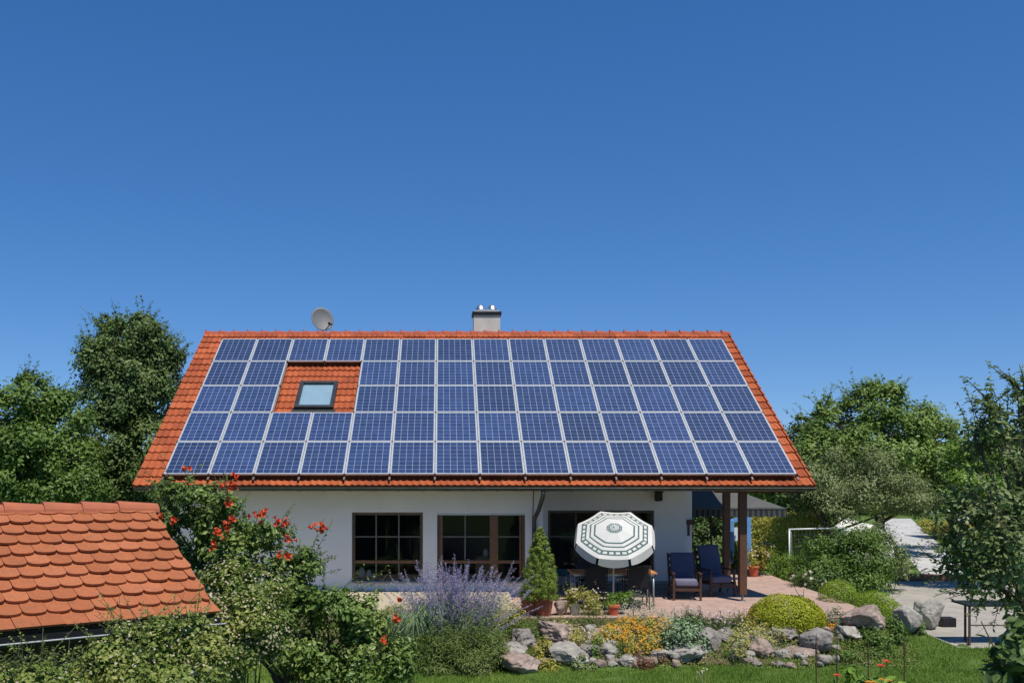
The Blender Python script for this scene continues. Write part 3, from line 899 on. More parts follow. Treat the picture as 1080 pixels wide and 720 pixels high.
# skylight
sx0, sx1 = -3.70, -2.72
s0_, s1_ = (23.34 - EY) / ct - .08, (24.42 - EY) / ct - .06
sk = MB()
def rbox(mb, x0, x1, sa, sb, h0, h1, mi=0):
    vs_ = [roofpt(x, s, h) for h in (h0, h1) for x, s in ((x0, sa), (x1, sa), (x1, sb), (x0, sb))]
    return mb.add(vs_, [(0,3,2,1),(4,5,6,7),(0,1,5,4),(1,2,6,5),(2,3,7,6),(3,0,4,7)], mi)
fw = .10
rbox(sk, sx0, sx1, s0_, s0_ + fw, .0, .14); rbox(sk, sx0, sx1, s1_ - fw, s1_, .0, .14)
rbox(sk, sx0, sx0 + fw, s0_ + fw, s1_ - fw, .0, .14); rbox(sk, sx1 - fw, sx1, s0_ + fw, s1_ - fw, .0, .14)
sky_o = sk.build('skylight', M['greyframe'], house, bevel=.01)
g = MB(); g.add([roofpt(x_, s_, .095) for x_, s_ in ((sx0 + fw, s0_ + fw), (sx1 - fw, s0_ + fw), (sx1 - fw, s1_ - fw), (sx0 + fw, s1_ - fw))], [(0, 1, 2, 3)]); g.build('glass', M['skyglass'], sky_o)
g = MB(); rbox(g, sx0 + fw, sx1 - fw, s0_ + fw, s1_ - fw, .066, .072); g.build('sky_reflection_blind', surf('blind_sky_reflection', (.27, .38, .45), (.24, .34, .41), 3, .8), sky_o)  # sky's reflection in the pane is painted into this blind's pale blue
g = MB(); rbox(g, sx0 - .05, sx1 + .05, s0_ - .14, s0_ - .002, .035, .06); g.build('flashing', M['gutter'], sky_o)

# ------------------------------------------------------------------ solar panels: 14 columns x 5 rows less the gap round the skylight
PW, PL, PX0, PS0, PH = .998, 1.324, -6.168, .196, .145
def panel_frame():
    mb = MB(); a, b, f, h = PW - .012, PL - .012, .034, .045
    mb.box(0, a, 0, f, 0, h); mb.box(0, a, b - f, b, 0, h); mb.box(0, f, f, b - f, 0, h); mb.box(a - f, a, f, b - f, 0, h)
    return mb
ordn = ['first', 'second', 'third', 'fourth', 'fifth', 'sixth', 'seventh', 'eighth', 'ninth', 'tenth', 'eleventh', 'twelfth', 'thirteenth', 'fourteenth']
rot = Matrix.Rotation(TH, 4, 'X')
proto = None
f_, a_, b_ = .034, PW - .012, PL - .012
for r in range(5):                # r = 0 is the top row
    cols = [c for c in range(14) if not (r in (1, 2) and c in (2, 3))]
    for n_, c in enumerate(cols):
        s = PS0 + (4 - r) * PL; x_ = PX0 + c * PW
        p = roofpt(x_, s, PH); loc = Vector((p[0], p[1] + HY, p[2]))
        rown = ['top row', 'second row from the top', 'middle row', 'fourth row from the top', 'bottom row'][r]
        if n_ == 0: lab = 'blue solar panel, leftmost of the %s' % rown
        elif n_ == len(cols) - 1: lab = 'blue solar panel, rightmost of the %s' % rown
        else: lab = 'blue solar panel, %s from the left in the %s' % (ordn[n_], rown)
        if r in (1, 2) and c == 1: lab = 'solar panel in the %s, touching the left side of skylight gap' % rown
        if r in (1, 2) and c == 4: lab = 'solar panel in the %s, touching the right side of skylight gap' % rown
        if proto is None:
            root = thing('solar_panel', lab, 'solar panel', loc, 0, 'solar panels on the roof')
            fr = panel_frame().build('frame', M['alu'], root)
            sh = MB(); sh.box(f_, a_ - f_, f_, b_ - f_, .008, .040)
            sh.uv = [((v[0] - f_) / (a_ - 2*f_), (v[1] - f_) / (b_ - 2*f_)) for v in sh.v]
            sh = sh.build('cell_sheet', M['cells'], root)
            proto = (root, fr, sh)
        else:
            root = proto[0].copy(); COL.objects.link(root); root['label'] = lab; root.location = loc
            for k in (1, 2):
                c_ = proto[k].copy(); COL.objects.link(c_); c_.parent = root
        jit = random.uniform(-.0022, .0022)
        root.rotation_euler = (TH + jit, random.uniform(-.0015, .0015), 0)
rack = thing('mounting_rack', 'metal mounting rails running up the roof beneath the solar panels', 'mounting rack', (0, HY, 0))
for c in range(15):
    x_ = PX0 + c * PW - .006
    segs = [(.06, 2*PL + PS0 - .02), (2*PL + PS0 - .02, 4*PL + PS0), (4*PL + PS0, 5*PL + PS0 + .02)]
    if c == 3: segs = [segs[0], segs[2]]
    m_ = MB()
    for a, b in segs:
        rbox(m_, x_ - .02, x_ + .02, a, b - .001, .100, .138)
    m_.build('rail', M['rail'], rack)
mb = MB()
for r in range(6):
    for c in range(15):
        if (c == 3 and r in (2, 3)): continue
        x_ = PX0 + c * PW - .006; s = PS0 + r * PL - .006
        rbox(mb, x_ - .022, x_ + .022, s - .022, s + .022, .139, .195)
mb.build('clamps', M['rust'], rack)

# satellite dish behind the ridge
dc = P(339.5, 337.5, 27.5)
sat = thing('satellite_dish', 'grey satellite dish on the ridge, left of the chimney', 'satellite dish', (dc.x + .05, 27.5, RZ - .35))
rd = np.random.default_rng(1)
nrm = Vector((.42, -1, .38)).normalized()
mat_d = Matrix.Translation(dc - Vector(sat.location)) @ nrm.to_track_quat('Z', 'Y').to_matrix().to_4x4()
mb = MB(); nr_, ns_ = 7, 36; vs_, fs_ = [], []
for side in (0, 1):
    for i in range(nr_ + 1):
        r_ = i / nr_
        for k in range(ns_):
            th = 2*math.pi*k/ns_
            vs_.append(mat_d @ Vector((.335*r_*math.cos(th), .375*r_*math.sin(th), .075*r_*r_ - side*.008)))
for side in (0, 1):
    o_ = side * (nr_+1) * ns_
    for i in range(nr_):
        for k in range(ns_):
            a, b = o_ + i*ns_ + k, o_ + i*ns_ + (k+1) % ns_
            fs_.append((a, b, b+ns_, a+ns_) if side == 0 else (a, a+ns_, b+ns_, b))
e0, e1 = nr_*ns_, (nr_+1)*ns_ + nr_*ns_
fs_ += [(e0+k, e0+(k+1) % ns_, e1+(k+1) % ns_, e1+k) for k in range(ns_)]
mb.add(vs_, fs_); mb.build('dish', M['dish'], sat, smooth=True)
lnb = mat_d @ Vector((.16, -.10, .42)); foot = mat_d @ Vector((.05, -.36, .07))
lnb = P(348.5, 341.5, 27.1) - Vector(sat.location)
MB().bar(foot, lnb, .02).build('arm', M['darkmetal'], sat)
m2 = MB(); dd = (Vector((0, 0, 0)) + (dc - Vector(sat.location)) - lnb).normalized(); m2.tube([lnb - dd*.05, lnb + dd*.05, lnb + dd*.08], [.032, .032, .042], 12)
m2.build('receiver', M['darkmetal'], sat, smooth=True)
MB().tube([(0, .1, -.2), (0, .1, .3), mat_d @ Vector((0, 0, -.02))], .022, 8).build('mast', M['zinc'], sat)

# ------------------------------------------------------------------ garden shed, lower left
u = Vector((.788, .615, -.0205)).normalized()
away = Vector((-754.5, 989.6, 649.0)).normalized()
down = -(away - u * away.dot(u)).normalized()
sdir = Vector((down.x, down.y, 0)).normalized(); pit = math.asin(-down.z)
T0 = P(80, 650, 7.25)
nrm = u.cross(down).normalized()
if nrm.z < 0: nrm = -nrm
def onshed(px, py):
    d = P(px, py, 1) - Vector((0, 0, HC))
    t = (T0 - Vector((0, 0, HC))).dot(nrm) / d.dot(nrm)
    return Vector((0, 0, HC)) + d * t
ridge_r = onshed(160, 536); eave_r = onshed(231, 648)
lenS = (eave_r - ridge_r).dot(down)
LEN = 4.6
shed = thing('garden_shed', 'dark timber shed with rounded orange roof tiles, lower left corner', 'shed', (ridge_r.x, ridge_r.y, LAWN))
SO = Vector(shed.location)
A0 = ridge_r - SO                   # ridge, right end
def sp(a, b, h):                    # a along ridge leftwards, b down slope, h above
    return A0 - u * a + down * b + nrm * h
# biber tiles
mb = MB(); uvs = []
tw, exq = .178, lenS / 10.7
rows = int(math.ceil(lenS / exq))
rr = random.Random(4)
for r in range(rows + 1):
    b1 = lenS - r * exq + .01        # lower edge of the tile
    off = tw / 2 if r % 2 else 0
    ncol = int(LEN / tw) + 1
    for c in range(-1, ncol):
        a0 = c * tw + off
        cl = max(a0, 0.0); cr = a0 + tw - .004
        if cr <= .02: continue
        top = max(b1 - exq - .06, .0)
        if b1 - .05 <= top: continue
        yj = rr.uniform(-.004, .004); hj = rr.uniform(-.002, .006)
        pts = []
        if r == 0:
            pts = [(cl, b1), (cr, b1)]
        else:
            for k in range(9):
                th = math.pi * k / 8
                xx = a0 + tw/2 - .002 - math.cos(th) * (tw/2 - .002)
                yy = b1 - .058 + .058 * math.sin(th) ** .8 + yj
                if xx >= cl - 1e-6: pts.append((xx, yy))
        poly = pts + [(cr, top), (cl, top)]
        def hh(b): return .012 + .038 * (b - top) / (exq + .06) + hj
        n = len(poly)
        vs_ = [sp(a, b, hh(b)) for a, b in poly] + [sp(a, b, hh(b) - .020) for a, b in poly]
        mb.add(vs_, [tuple(range(n)), tuple(range(2*n-1, n-1, -1))] + [(i, i + n, (i+1) % n + n, (i+1) % n) for i in range(n)])
        uvs += [(c + .5, r + .5)] * (2 * n)
mb.uv = uvs
slab = MB()
for sg in (1, -1):
    def q2(a, b, h):
        p = sp(a, b, h)
        if sg > 0: return p
        d = (p - A0).dot(sdir); return p - sdir * 2 * d
    a = [q2(.02, 0, .0), q2(LEN, 0, .0), q2(LEN, lenS - .02, .0), q2(.02, lenS - .02, .0), q2(.02, 0, -.05), q2(LEN, 0, -.05), q2(LEN, lenS - .02, -.05), q2(.02, lenS - .02, -.05)]
    slab.add(a, [(0,3,2,1),(4,5,6,7),(0,1,5,4),(1,2,6,5),(2,3,7,6),(3,0,4,7)])
sroof = slab.build('roof', M['shedwood'], shed)
mb.build('roof_tiles', M['biber'], sroof)
back = MB(); ub = []
for r in range(rows):
    b1 = lenS - r * exq + .01; b0 = max(0, b1 - exq - .03)
    vs_ = []
    for a, b, h in ((0, b1, .035), (LEN, b1, .035), (LEN, b0, .014), (0, b0, .014), (0, b1, .015), (LEN, b1, .015)):
        p = sp(a, b, h); d = (p - A0).dot(sdir); vs_.append(p - sdir * 2 * d)
    back.add(vs_, [(0, 3, 2, 1), (0, 1, 5, 4)]); ub += [(v.x * 5, r + .5) for v in vs_]
back.uv = ub; back.build('rear_tiles', M['biber'], sroof)
# ridge caps
mb = MB(); a = -.02
while a < LEN:
    n = 8; A_, B_ = [], []
    for k in range(n + 1):
        th = math.pi * k / n
        for ring, aa, r_ in ((A_, a + .36, .098), (B_, a - .03, .082)):
            ring.append(A0 - u * aa + sdir * (-math.cos(th) * r_ * 1.05) + Vector((0, 0, math.sin(th) * r_ - .032 + (.012 if ring is A_ else 0))))
    mb.add(A_ + B_, [(k, k+1, k+2+n, k+1+n) for k in range(n)] + [tuple(range(n + 1))])
    a += .335
mb.build('ridge_tiles', M['ridge2'] if 'ridge2' in M else M.setdefault('ridge2', surf('pale_ridge_tile', (.42, .125, .055), (.34, .10, .048), 6, .85, .2, 50)), sroof, smooth=False)
# gutter and board wall
mb = MB()
g0, g1 = sp(.0, lenS, -.02), sp(LEN, lenS, -.02)
mb.bar(g0 + sdir*.03 + Vector((0,0,-.045)), g1 + sdir*.03 + Vector((0,0,-.045)), .012, .085)
mb.build('fascia', M['black'], shed)
mb = MB(); n = 8
gp = [(math.cos(math.pi + math.pi*k/n)*.05, math.sin(math.pi + math.pi*k/n)*.05) for k in range(n+1)]
gp += [(a*.88, b*.88) for a, b in gp[::-1]]
vs_ = [e + sdir*(.09 + a) + Vector((0, 0, b - .04)) for e in (g0, g1) for a, b in gp]; m_ = len(gp)
mb.add(vs_, [(k, (k+1) % m_, (k+1) % m_ + m_, k + m_) for k in range(m_)])
mb.build('gutter', M['black'], shed)
mb = MB(); mb.tube([g0 + sdir*.14 + Vector((0,0,-.036)), g1 + sdir*.14 + Vector((0,0,-.036))], .006, 6)
mb.build('gutter_lip', M['alu'], shed)
mb = MB()
zt = sp(0, lenS, 0).z + .02
wb = lenS * math.cos(pit) - .24
k = 0; aa = .25
while aa < LEN - .25:
    for sg in (1, -1):
        p0 = Vector((A0.x, A0.y, 0)) - u*aa + sdir*wb*sg; p1 = p0 - u*.115
        q0 = p0 + sdir*.02*sg; q1 = p1 + sdir*.02*sg
        mb.add([p0, p1, q1, q0] + [v + Vector((0,0,zt + .02)) for v in (p0, p1, q1, q0)], [(0,1,2,3),(4,7,6,5),(0,4,5,1),(1,5,6,2),(2,6,7,3),(3,7,4,0)])
    aa += .12
for aa in (.25, LEN - .27):
    p0 = Vector((A0.x, A0.y, 0)) - u*aa
    L_ = [p0 - sdir*wb, p0 + sdir*wb]
    top = A0.z - .06
    vs_ = [L_[0], L_[1], L_[1] + Vector((0,0,zt+.01)), p0 + Vector((0,0,top)), L_[0] + Vector((0,0,zt+.01))]
    vs_ += [v - u*.02 for v in vs_]
    mb.add(vs_, [(0,1,2,3,4),(9,8,7,6,5)] + [(i, i+5, (i+1) % 5 + 5, (i+1) % 5) for i in range(5)])
mb.build('wall', M['shedwood'], shed)

# ------------------------------------------------------------------ terrace furniture
def parasol():
    c = P(648, 561, 19.9)
    bx_, by_ = c.x, 19.9 + .12
    root = thing('parasol', 'cream octagonal parasol with dark green printed bands, tilted over the terrace table', 'parasol', (c.x, by_, 0))
    n = Vector((-.105, -math.cos(R(56)), math.sin(R(56)))).normalized()
    ux = Vector((1, 0, 0)); ux = (ux - n * ux.dot(n)).normalized(); uy = n.cross(ux)
    ang = R(-10)
    ux, uy = ux * math.cos(ang) + uy * math.sin(ang), uy * math.cos(ang) - ux * math.sin(ang)
    Rr, ap = .85, .21
    o = c - Vector(root.location)
    bands = [(0,.05,'w'),(.05,.10,'p'),(.10,.12,'w'),(.12,.155,'d'),(.155,.18,'q'),(.18,.205,'d'),(.205,.50,'w'),(.50,.545,'d'),(.545,.62,'w'),(.62,.66,'d'),
             (.66,.745,'w'),(.745,.785,'d'),(.785,.85,'o'),(.85,.89,'d'),(.89,1.0,'w')]
    SUB = 12
    def pt(f, side, t):
        a0 = R(22.5 + 45 * side); a1 = a0 + R(45)
        p0 = Vector((math.cos(a0), math.sin(a0), 0)); p1 = Vector((math.cos(a1), math.sin(a1), 0))
        q_ = p0.lerp(p1, t) * f * Rr
        sag = .028 * math.sin(math.pi * t) * f * f
        h = ap * (1 - f) * (1 + .18 * f) - sag
        return o + ux * q_.x + uy * q_.y + n * (h - .06)
    mb = MB()
    for f0, f1, k in bands:
        for side in range(8):
            for j in range(SUB):
                mi = 0
                if k == 'd': mi = 1
                elif k == 'o': mi = 1 if j % 3 == 0 else 0
                elif k == 'p': mi = 1 if j % 6 < 3 else 0
                elif k == 'q': mi = 1 if j % 6 in (2, 3, 4) else 0
                a = [pt(f0, side, j/SUB), pt(f0, side, (j+1)/SUB), pt(f1, side, (j+1)/SUB), pt(f1, side, j/SUB)]
                if f0 == 0: mb.add([a[0], a[2], a[3]], [(0, 2, 1)], mi)
                else: mb.add(a, [(0, 3, 2, 1)], mi)
    can = mb.build('canopy', [M['canvas'], M['teal']], root)
    m = can.modifiers.new('thick', 'SOLIDIFY'); m.thickness = .003; m.offset = -1
    vb = MB()
    for side in range(8):
        vs_ = []
        for row, hgt in ((0, 0), (1, .055), (2, .062), (3, 1)):
            for j in range(SUB + 1):
                t = .045 + .91 * j / SUB
                p = pt(1.0, side, t)
                if row == 3:
                    drop = .115 + .055 * max(0, math.sin(math.pi * t)) ** .5
                else: drop = hgt
                outw = (p - o); outw = (outw - n * outw.dot(n)).normalized()
                vs_.append(p + outw * (.004 + .34 * drop) - n * drop * .86 - Vector((0, 0, drop * .12)))
        S1 = SUB + 1
        for r in range(3):
            vb.add([vs_[r*S1 + j] for j in range(S1)] + [vs_[(r+1)*S1 + j] for j in range(S1)],
                   [(j, j+S1, j+1+S1, j+1) for j in range(SUB)], 0)
    v = vb.build('valance', [M['canvas']], root); m = v.modifiers.new('thick', 'SOLIDIFY'); m.thickness = .003
    rb = MB()
    for side in range(8):
        rb.tube([pt(.03, side, 0) - n*.012, pt(.5, side, 0) - n*.010, pt(.99, side, 0) - n*.008], .005, 5)
    rb.build('ribs', M['pole'], root)
    apx = pt(0.0, 0, 0)
    top = apx + n * .03
    MB().lathe([(.02, -.02), (.026, 0), (.02, .03), (.006, .05)], tuple(apx + n * .0), 12).build('finial', M['pole'], root, smooth=True)
    joint = Vector((0, 0, o.z - .12)) + Vector((0, 0, -.03))
    p_ = MB(); p_.tube([(0, 0, .02), (0, 0, joint.z), joint.lerp(top, .5), top - n*.03], [.019, .019, .016, .016], 12)
    p_.build('pole', M['pole'], root, smooth=True)
    MB().lathe([(.24, 0), (.24, .05), (.20, .07), (.035, .075), (.035, .22), (.022, .22)], (0, 0, .004), 24).build('base', M['skirt'], root)
parasol()

def terrace_table():
    x0, x1 = xa(601, 20.45), xa(690, 20.45)
    cx, cy = (x0 + x1) / 2, 20.5
    t = thing('garden_table', 'long terrace table with orange wooden top and steel legs, beneath the octagonal parasol', 'table', (cx, cy, 0))
    hw = (x1 - x0) / 2
    mb = MB()
    n = 6; wd = .74
    for i in range(n):
        a = -wd/2 + i * wd/n
        mb.box(-hw, hw, a + .003, a + wd/n - .003, .70, .728)
    mb.build('tabletop', M['tablewood'], t, bevel=.003)
    MB().box(-hw + .06, hw - .06, -wd/2 + .05, -wd/2 + .08, .655, .699).box(-hw + .06, hw - .06, wd/2 - .08, wd/2 - .05, .655, .699).box(-hw+.06, -hw+.09, -wd/2+.081, wd/2-.081, .655, .699).box(hw-.09, hw-.06, -wd/2+.081, wd/2-.081, .655, .699).build('table_frame', M['steel'], t)
    for sx in (-1, 1):
        for sy in (-1, 1):
            MB().tube([(sx*(hw-.075), sy*(wd/2-.065), .004), (sx*(hw-.075), sy*(wd/2-.065), .655)], .022, 10).build('leg', M['zinc'], t, smooth=True)
terrace_table()

def mesh_chair(x, y, rz, lab):
    t = thing('garden_chair', lab, 'chair', (x, y, 0), rz, 'black chairs round the terrace table')
    MB().box(-.22, .22, -.22, .22, .43, .455).build('seat', M['mesh_black'], t, bevel=.008)
    b = MB(); b.add([(-.21,.225,.47),(.21,.225,.47),(.21,.31,.90),(-.21,.31,.90),(-.21,.235,.47),(.21,.235,.47),(.21,.32,.90),(-.21,.32,.90)],
                    [(0,1,2,3),(7,6,5,4),(0,4,5,1),(1,5,6,2),(2,6,7,3),(3,7,4,0)]); b.build('backrest', M['mesh_black'], t)
    f = MB()
    for s in (-1, 1):
        f.tube([(s*.23,.22,.40),(s*.23,.235,.5),(s*.23,.325,.93)], .013, 8); f.tube([(s*.24,-.2,.64),(s*.24,.25,.66)], .016, 8)
    f.tube([(-.23,.325,.93),(.23,.325,.93)], .013, 8)
    f.build('back_frame', M['darkmetal'], t, smooth=True)
    for sx in (-1, 1):
        for sy, zt in ((-1, .64), (1, .45)):
            MB().tube([(sx*.23, sy*.22, .002), (sx*.23, sy*.2, zt)], .012, 8).build('leg', M['darkmetal'], t, smooth=True)
mesh_chair(xa(626, 20.1), 20.02, R(180), 'black mesh chair, back to the rockery, left of the parasol pole')
mesh_chair(xa(671, 20.1), 20.02, R(176), 'black mesh chair, back to the rockery, right of the parasol pole')
mesh_chair(xa(620, 21.2), 21.15, R(0), 'black mesh chair behind the left half of the terrace table')
mesh_chair(xa(664, 21.2), 21.15, R(4), 'black mesh chair behind the right half of the terrace table')

def lounger(px, lab, rz, top, y=21.45):
    x = xa(px, y)
    t = thing('cushioned_armchair', lab, 'armchair', (x, y, 0), rz, 'blue cushioned garden armchairs on the porch')
    w_ = .262
    def cushion(pts, th, name, m):
        # pts: back-to-front profile line, thick pad across the width
        mb = MB(); nseg = 6
        for i in range(len(pts) - 1):
            pass
        vs_, fs_ = [], []
        prof = []
        for k, (yy, zz) in enumerate(pts): prof.append((yy, zz))
        a, b = Vector((0, *pts[0])), Vector((0, *pts[-1]))
        d = (b - a).normalized(); nn = Vector((0, -d.z, d.y))
        X = Matrix.Translation((a + b) / 2) @ Matrix([[1,0,0,0],[0,d.y,nn.y,0],[0,d.z,nn.z,0],[0,0,0,1]])
        L_ = (b - a).length
        mb.box(-w_, w_, -L_/2, L_/2, -th/2, th/2, mat=X)
        o = mb.build(name, m, t, bevel=.045, smooth=True)
        o.modifiers['bevel'].segments = 4
        return o
    cushion([(-.30, .385), (.24, .365)], .16, 'seat_cushion', M['cushion_pale'])
    cushion([(.22, .42), (.42, top)], .10, 'back_cushion', M['cushion'])
    for s in (-1, 1):
        mb = MB()
        xx = s * .295
        mb.bar((xx, -.33, .0), (xx, -.30, .58), .045, .035)
        mb.bar((xx, .36, .0), (xx, .26, .36), .045, .035)
        mb.bar((xx, .26, .36), (xx, .50, top - .02), .045, .03)
        mb.bar((xx, -.36, .60), (xx, .36, .585), .06, .03)
        mb.bar((xx, -.30, .30), (xx, .28, .27), .04, .05)
        mb.build('side_frame', M['wood'], t)
    mb = MB()
    for k in range(7):
        yy = -.28 + k * .088
        mb.box(-.28, .28, yy, yy + .055, .285 - .004*k, .303 - .004*k)
    mb.bar((-.28, -.325, .24), (.28, -.325, .24), .03, .06)
    for k in range(4):
        zz = .5 + k * .14; yy = .29 + (zz - .42) * .33 + .035
        mb.bar((-.28, yy, zz), (.28, yy, zz), .015, .07)
    mb.build('slats', M['wood'], t)
lounger(722, 'blue cushioned wooden armchair against the porch wall, left of the pair', R(-4), 1.0, 21.35)
lounger(755, 'blue cushioned wooden armchair next to the porch post, taller right one', R(12), 1.12, 21.95)

st = thing('side_table', 'small round side table with pale top between blue armchair and porch post', 'side table', (xa(773, 22.2), 22.2, 0))
MB().lathe([(.17, 0), (.18, .01), (.18, .02), (.165, .022)], (0, 0, .33), 28).build('tabletop', M['whitepaint'], st)
for k in range(3):
    a = 2*math.pi*k/3 + .4
    MB().tube([(.14*math.cos(a), .14*math.sin(a), .002), (.06*math.cos(a), .06*math.sin(a), .33)], .009, 6).build('leg', M['darkmetal'], st)

def pot(name, label, cat, loc, prof, m, rim=None, square=False, soil=True, n=28):
    t = thing(name, label, cat, loc)
    if square:
        mb = MB(); (w0, z0), (w1, z1) = prof
        vs_ = [(-w0,-w0,z0),(w0,-w0,z0),(w0,w0,z0),(-w0,w0,z0),(-w1,-w1,z1),(w1,-w1,z1),(w1,w1,z1),(-w1,w1,z1)]
        mb.add(vs_, [(0,3,2,1),(4,5,6,7),(0,1,5,4),(1,2,6,5),(2,3,7,6),(3,0,4,7)]); mb.build('body', m, t, bevel=.008)
        if rim: MB().box(-w1-.02, w1+.02, -w1-.02, w1+.02, z1 + .001, z1 + .05).build('rim', rim, t, bevel=.006)
    else:
        MB().lathe(prof, (0, 0, .002), n).build('body', m, t, smooth=False)
        r1, z1 = prof[-1]
        if rim: MB().lathe([(r1*.98, 0), (r1*1.12, .005), (r1*1.12, .045), (r1*.98, .05)], (0, 0, z1), n).build('rim', rim, t)
    return t
g = ground_hit(559, 652)
def on_terrace(px, D): return (xa(px, D), D, 0)
p1 = on_terrace(559, 19.05); p2 = on_terrace(575.5, 18.98 + .0)
pot('flower_pot', 'dark square clay planter with bright orange-red rim left of the conical spruce', 'flower pot', (p1[0], 19.25, 0), ((.14, .002), (.17, .36)), M['terracotta'], M['rimred'], True)
pot('flower_pot', 'terracotta pot holding the conical dwarf spruce at the terrace edge', 'flower pot', (p2[0] - .03, 19.1, 0), ((.14, .0), (.18, .20), (.19, .30)), M['terracotta'], M['terracotta'])
pot('bucket', 'zinc bucket holding yellow-green plant beside the pinkish stone block', 'bucket', (xa(606, 19.15), 19.15, 0), ((.09, .0), (.115, .22)), M['zinc'], None)
pot('flower_pot', 'small orange pot under the round green bush near the parasol pole', 'flower pot', (xa(647, 19.15), 19.15, 0), ((.09, .0), (.12, .16)), M['rimred'], M['rimred'])
pot('flower_pot', 'red clay pot with roses at the far edge of the terrace behind the posts', 'flower pot', (xa(795, 25.2), 25.2, 0), ((.10, .0), (.14, .24)), M['rimred'], M['rimred'])
pot('planter_box', 'teal planter box on the ledge beneath the wide terrace window', 'planter', (xa(592, 23.3), 23.32, .27), ((.10, .0), (.15, .04), (.17, .15)), surf('teal_glaze', (.06, .17, .20), (.05, .14, .17), 5, .4), None)
MB().box(xa(583, 23.3), xa(601, 23.3), 23.2, 23.44, 0.0, .268)
o = MB().box(-.22, .22, -.1, .1, 0, .265).build('pedestal', M['skirt'], None, bevel=.01, loc=(xa(592, 23.3), 23.32, .002))
tag(o, 'low grey pedestal carrying the teal planter by the wide terrace window', 'pedestal')
for px, s_, lab in ((381, 1.0, 'white vase on the sill inside the three by three window'), (389, .8, 'pale grey pot on the sill inside the three by three window'), (512.5, .7, 'small white jug inside the wide window left of its brown mullion')):
    o = MB().lathe([(.06*s_, 0), (.09*s_, .06*s_), (.085*s_, .17*s_), (.05*s_, .23*s_), (.055*s_, .26*s_)], (0, 0, 0), 18).build('vase', M['whitepaint'], None, smooth=True, loc=(xa(px, 21.98), 22.08, .36 if px < 500 else .87))
    tag(o, lab, 'vase')
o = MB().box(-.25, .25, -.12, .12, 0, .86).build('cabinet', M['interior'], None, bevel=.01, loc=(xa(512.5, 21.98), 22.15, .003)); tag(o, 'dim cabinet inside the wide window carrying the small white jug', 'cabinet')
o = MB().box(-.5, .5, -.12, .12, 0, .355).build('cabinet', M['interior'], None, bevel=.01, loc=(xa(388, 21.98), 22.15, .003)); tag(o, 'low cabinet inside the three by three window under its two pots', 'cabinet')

# ------------------------------------------------------------------ beyond the porch
# square parasol with striped valance
gp = thing('square_parasol', 'dark grey square parasol with striped hanging valance behind the porch', 'parasol', (xa(750, 26.5), 26.5, 0))
hw_, ze, zp = 1.55, HC - (536 - CY) / F * 24.9, 2.52
mb = MB()
cs = [(-hw_, -hw_), (hw_, -hw_), (hw_, hw_), (-hw_, hw_)]
for k in range(4):
    a, b = cs[k], cs[(k+1) % 4]; nn_ = 6
    for i in range(nn_):
        for j in range(nn_):
            def q3(ti, tj):
                x_ = (a[0] + (b[0]-a[0])*tj) * ti; y_ = (a[1] + (b[1]-a[1])*tj) * ti
                return (x_, y_, zp + (ze - zp) * ti - .06 * math.sin(math.pi*ti) * math.sin(math.pi*tj))
            q_ = [q3(i/nn_, j/nn_), q3((i+1)/nn_, j/nn_), q3((i+1)/nn_, (j+1)/nn_), q3(i/nn_, (j+1)/nn_)]
            mb.add(q_ if i else [q_[0], q_[1], q_[2]], [(0,1,2,3)] if i else [(0,1,2)])
c = mb.build('canopy', M['grey_canvas'], gp); m = c.modifiers.new('t', 'SOLIDIFY'); m.thickness = .006
vb = MB()
for k in range(4):
    a, b = Vector((*cs[k], 0)), Vector((*cs[(k+1) % 4], 0)); ns = 44
    for i in range(ns):
        p, q_ = a.lerp(b, i/ns), a.lerp(b, (i+1)/ns)
        d0 = .20 + .035 * abs(math.sin(math.pi * i / 4)); d1 = .20 + .035 * abs(math.sin(math.pi * (i+1) / 4))
        o1, o2 = p * 1.004, q_ * 1.004
        vb.add([(o1.x, o1.y, ze + .006), (o2.x, o2.y, ze + .006), (o2.x, o2.y, ze - d1), (o1.x, o1.y, ze - d0)], [(0,3,2,1)], i % 2)
    o1, o2 = a * 1.01, b * 1.01
    vb.add([(o1.x, o1.y, ze + .014), (o2.x, o2.y, ze + .014), (o2.x, o2.y, ze - .03), (o1.x, o1.y, ze - .03)], [(0,3,2,1)], 1)
v = vb.build('valance', [M['stripe_canvas'], M['stripe_pale']], gp); m = v.modifiers.new('t', 'SOLIDIFY'); m.thickness = .004
MB().tube([(0, 0, 0), (0, 0, zp)], .025, 10).build('pole', M['darkmetal'], gp)
rb = MB()
for (a, b) in cs: rb.tube([(0, 0, zp - .03), (a*.98, b*.98, ze - .02)], .012, 6)
rb.build('ribs', M['darkmetal'], gp)

# light blue painted frame
bf = thing('garden_gate', 'light blue painted wooden gate frame behind the porch posts', 'gate', (xa(781, 28.5), 28.5, 0))
def lx_(px): return xa(px, 28.5) - xa(781, 28.5)
def lz_(py): return HC - (py - CY) / F * 28.5
MB().box(lx_(787), lx_(791.5), -.07, .07, -.5, lz_(544)).build('post', M['bluepaint'], bf, bevel=.006)
MB().box(lx_(769.5), lx_(773.5), -.07, .07, -.5, lz_(548)).build('post', M['bluepaint'], bf, bevel=.006)
MB().bar((lx_(771), 0, lz_(549)), (lx_(789), 0, lz_(546)), .06, .12).build('crossbar', M['bluepaint'], bf)
MB().box(lx_(774.2), lx_(779.5), -.02, .02, lz_(570), lz_(556)).build('board', M['whitepaint'], bf)

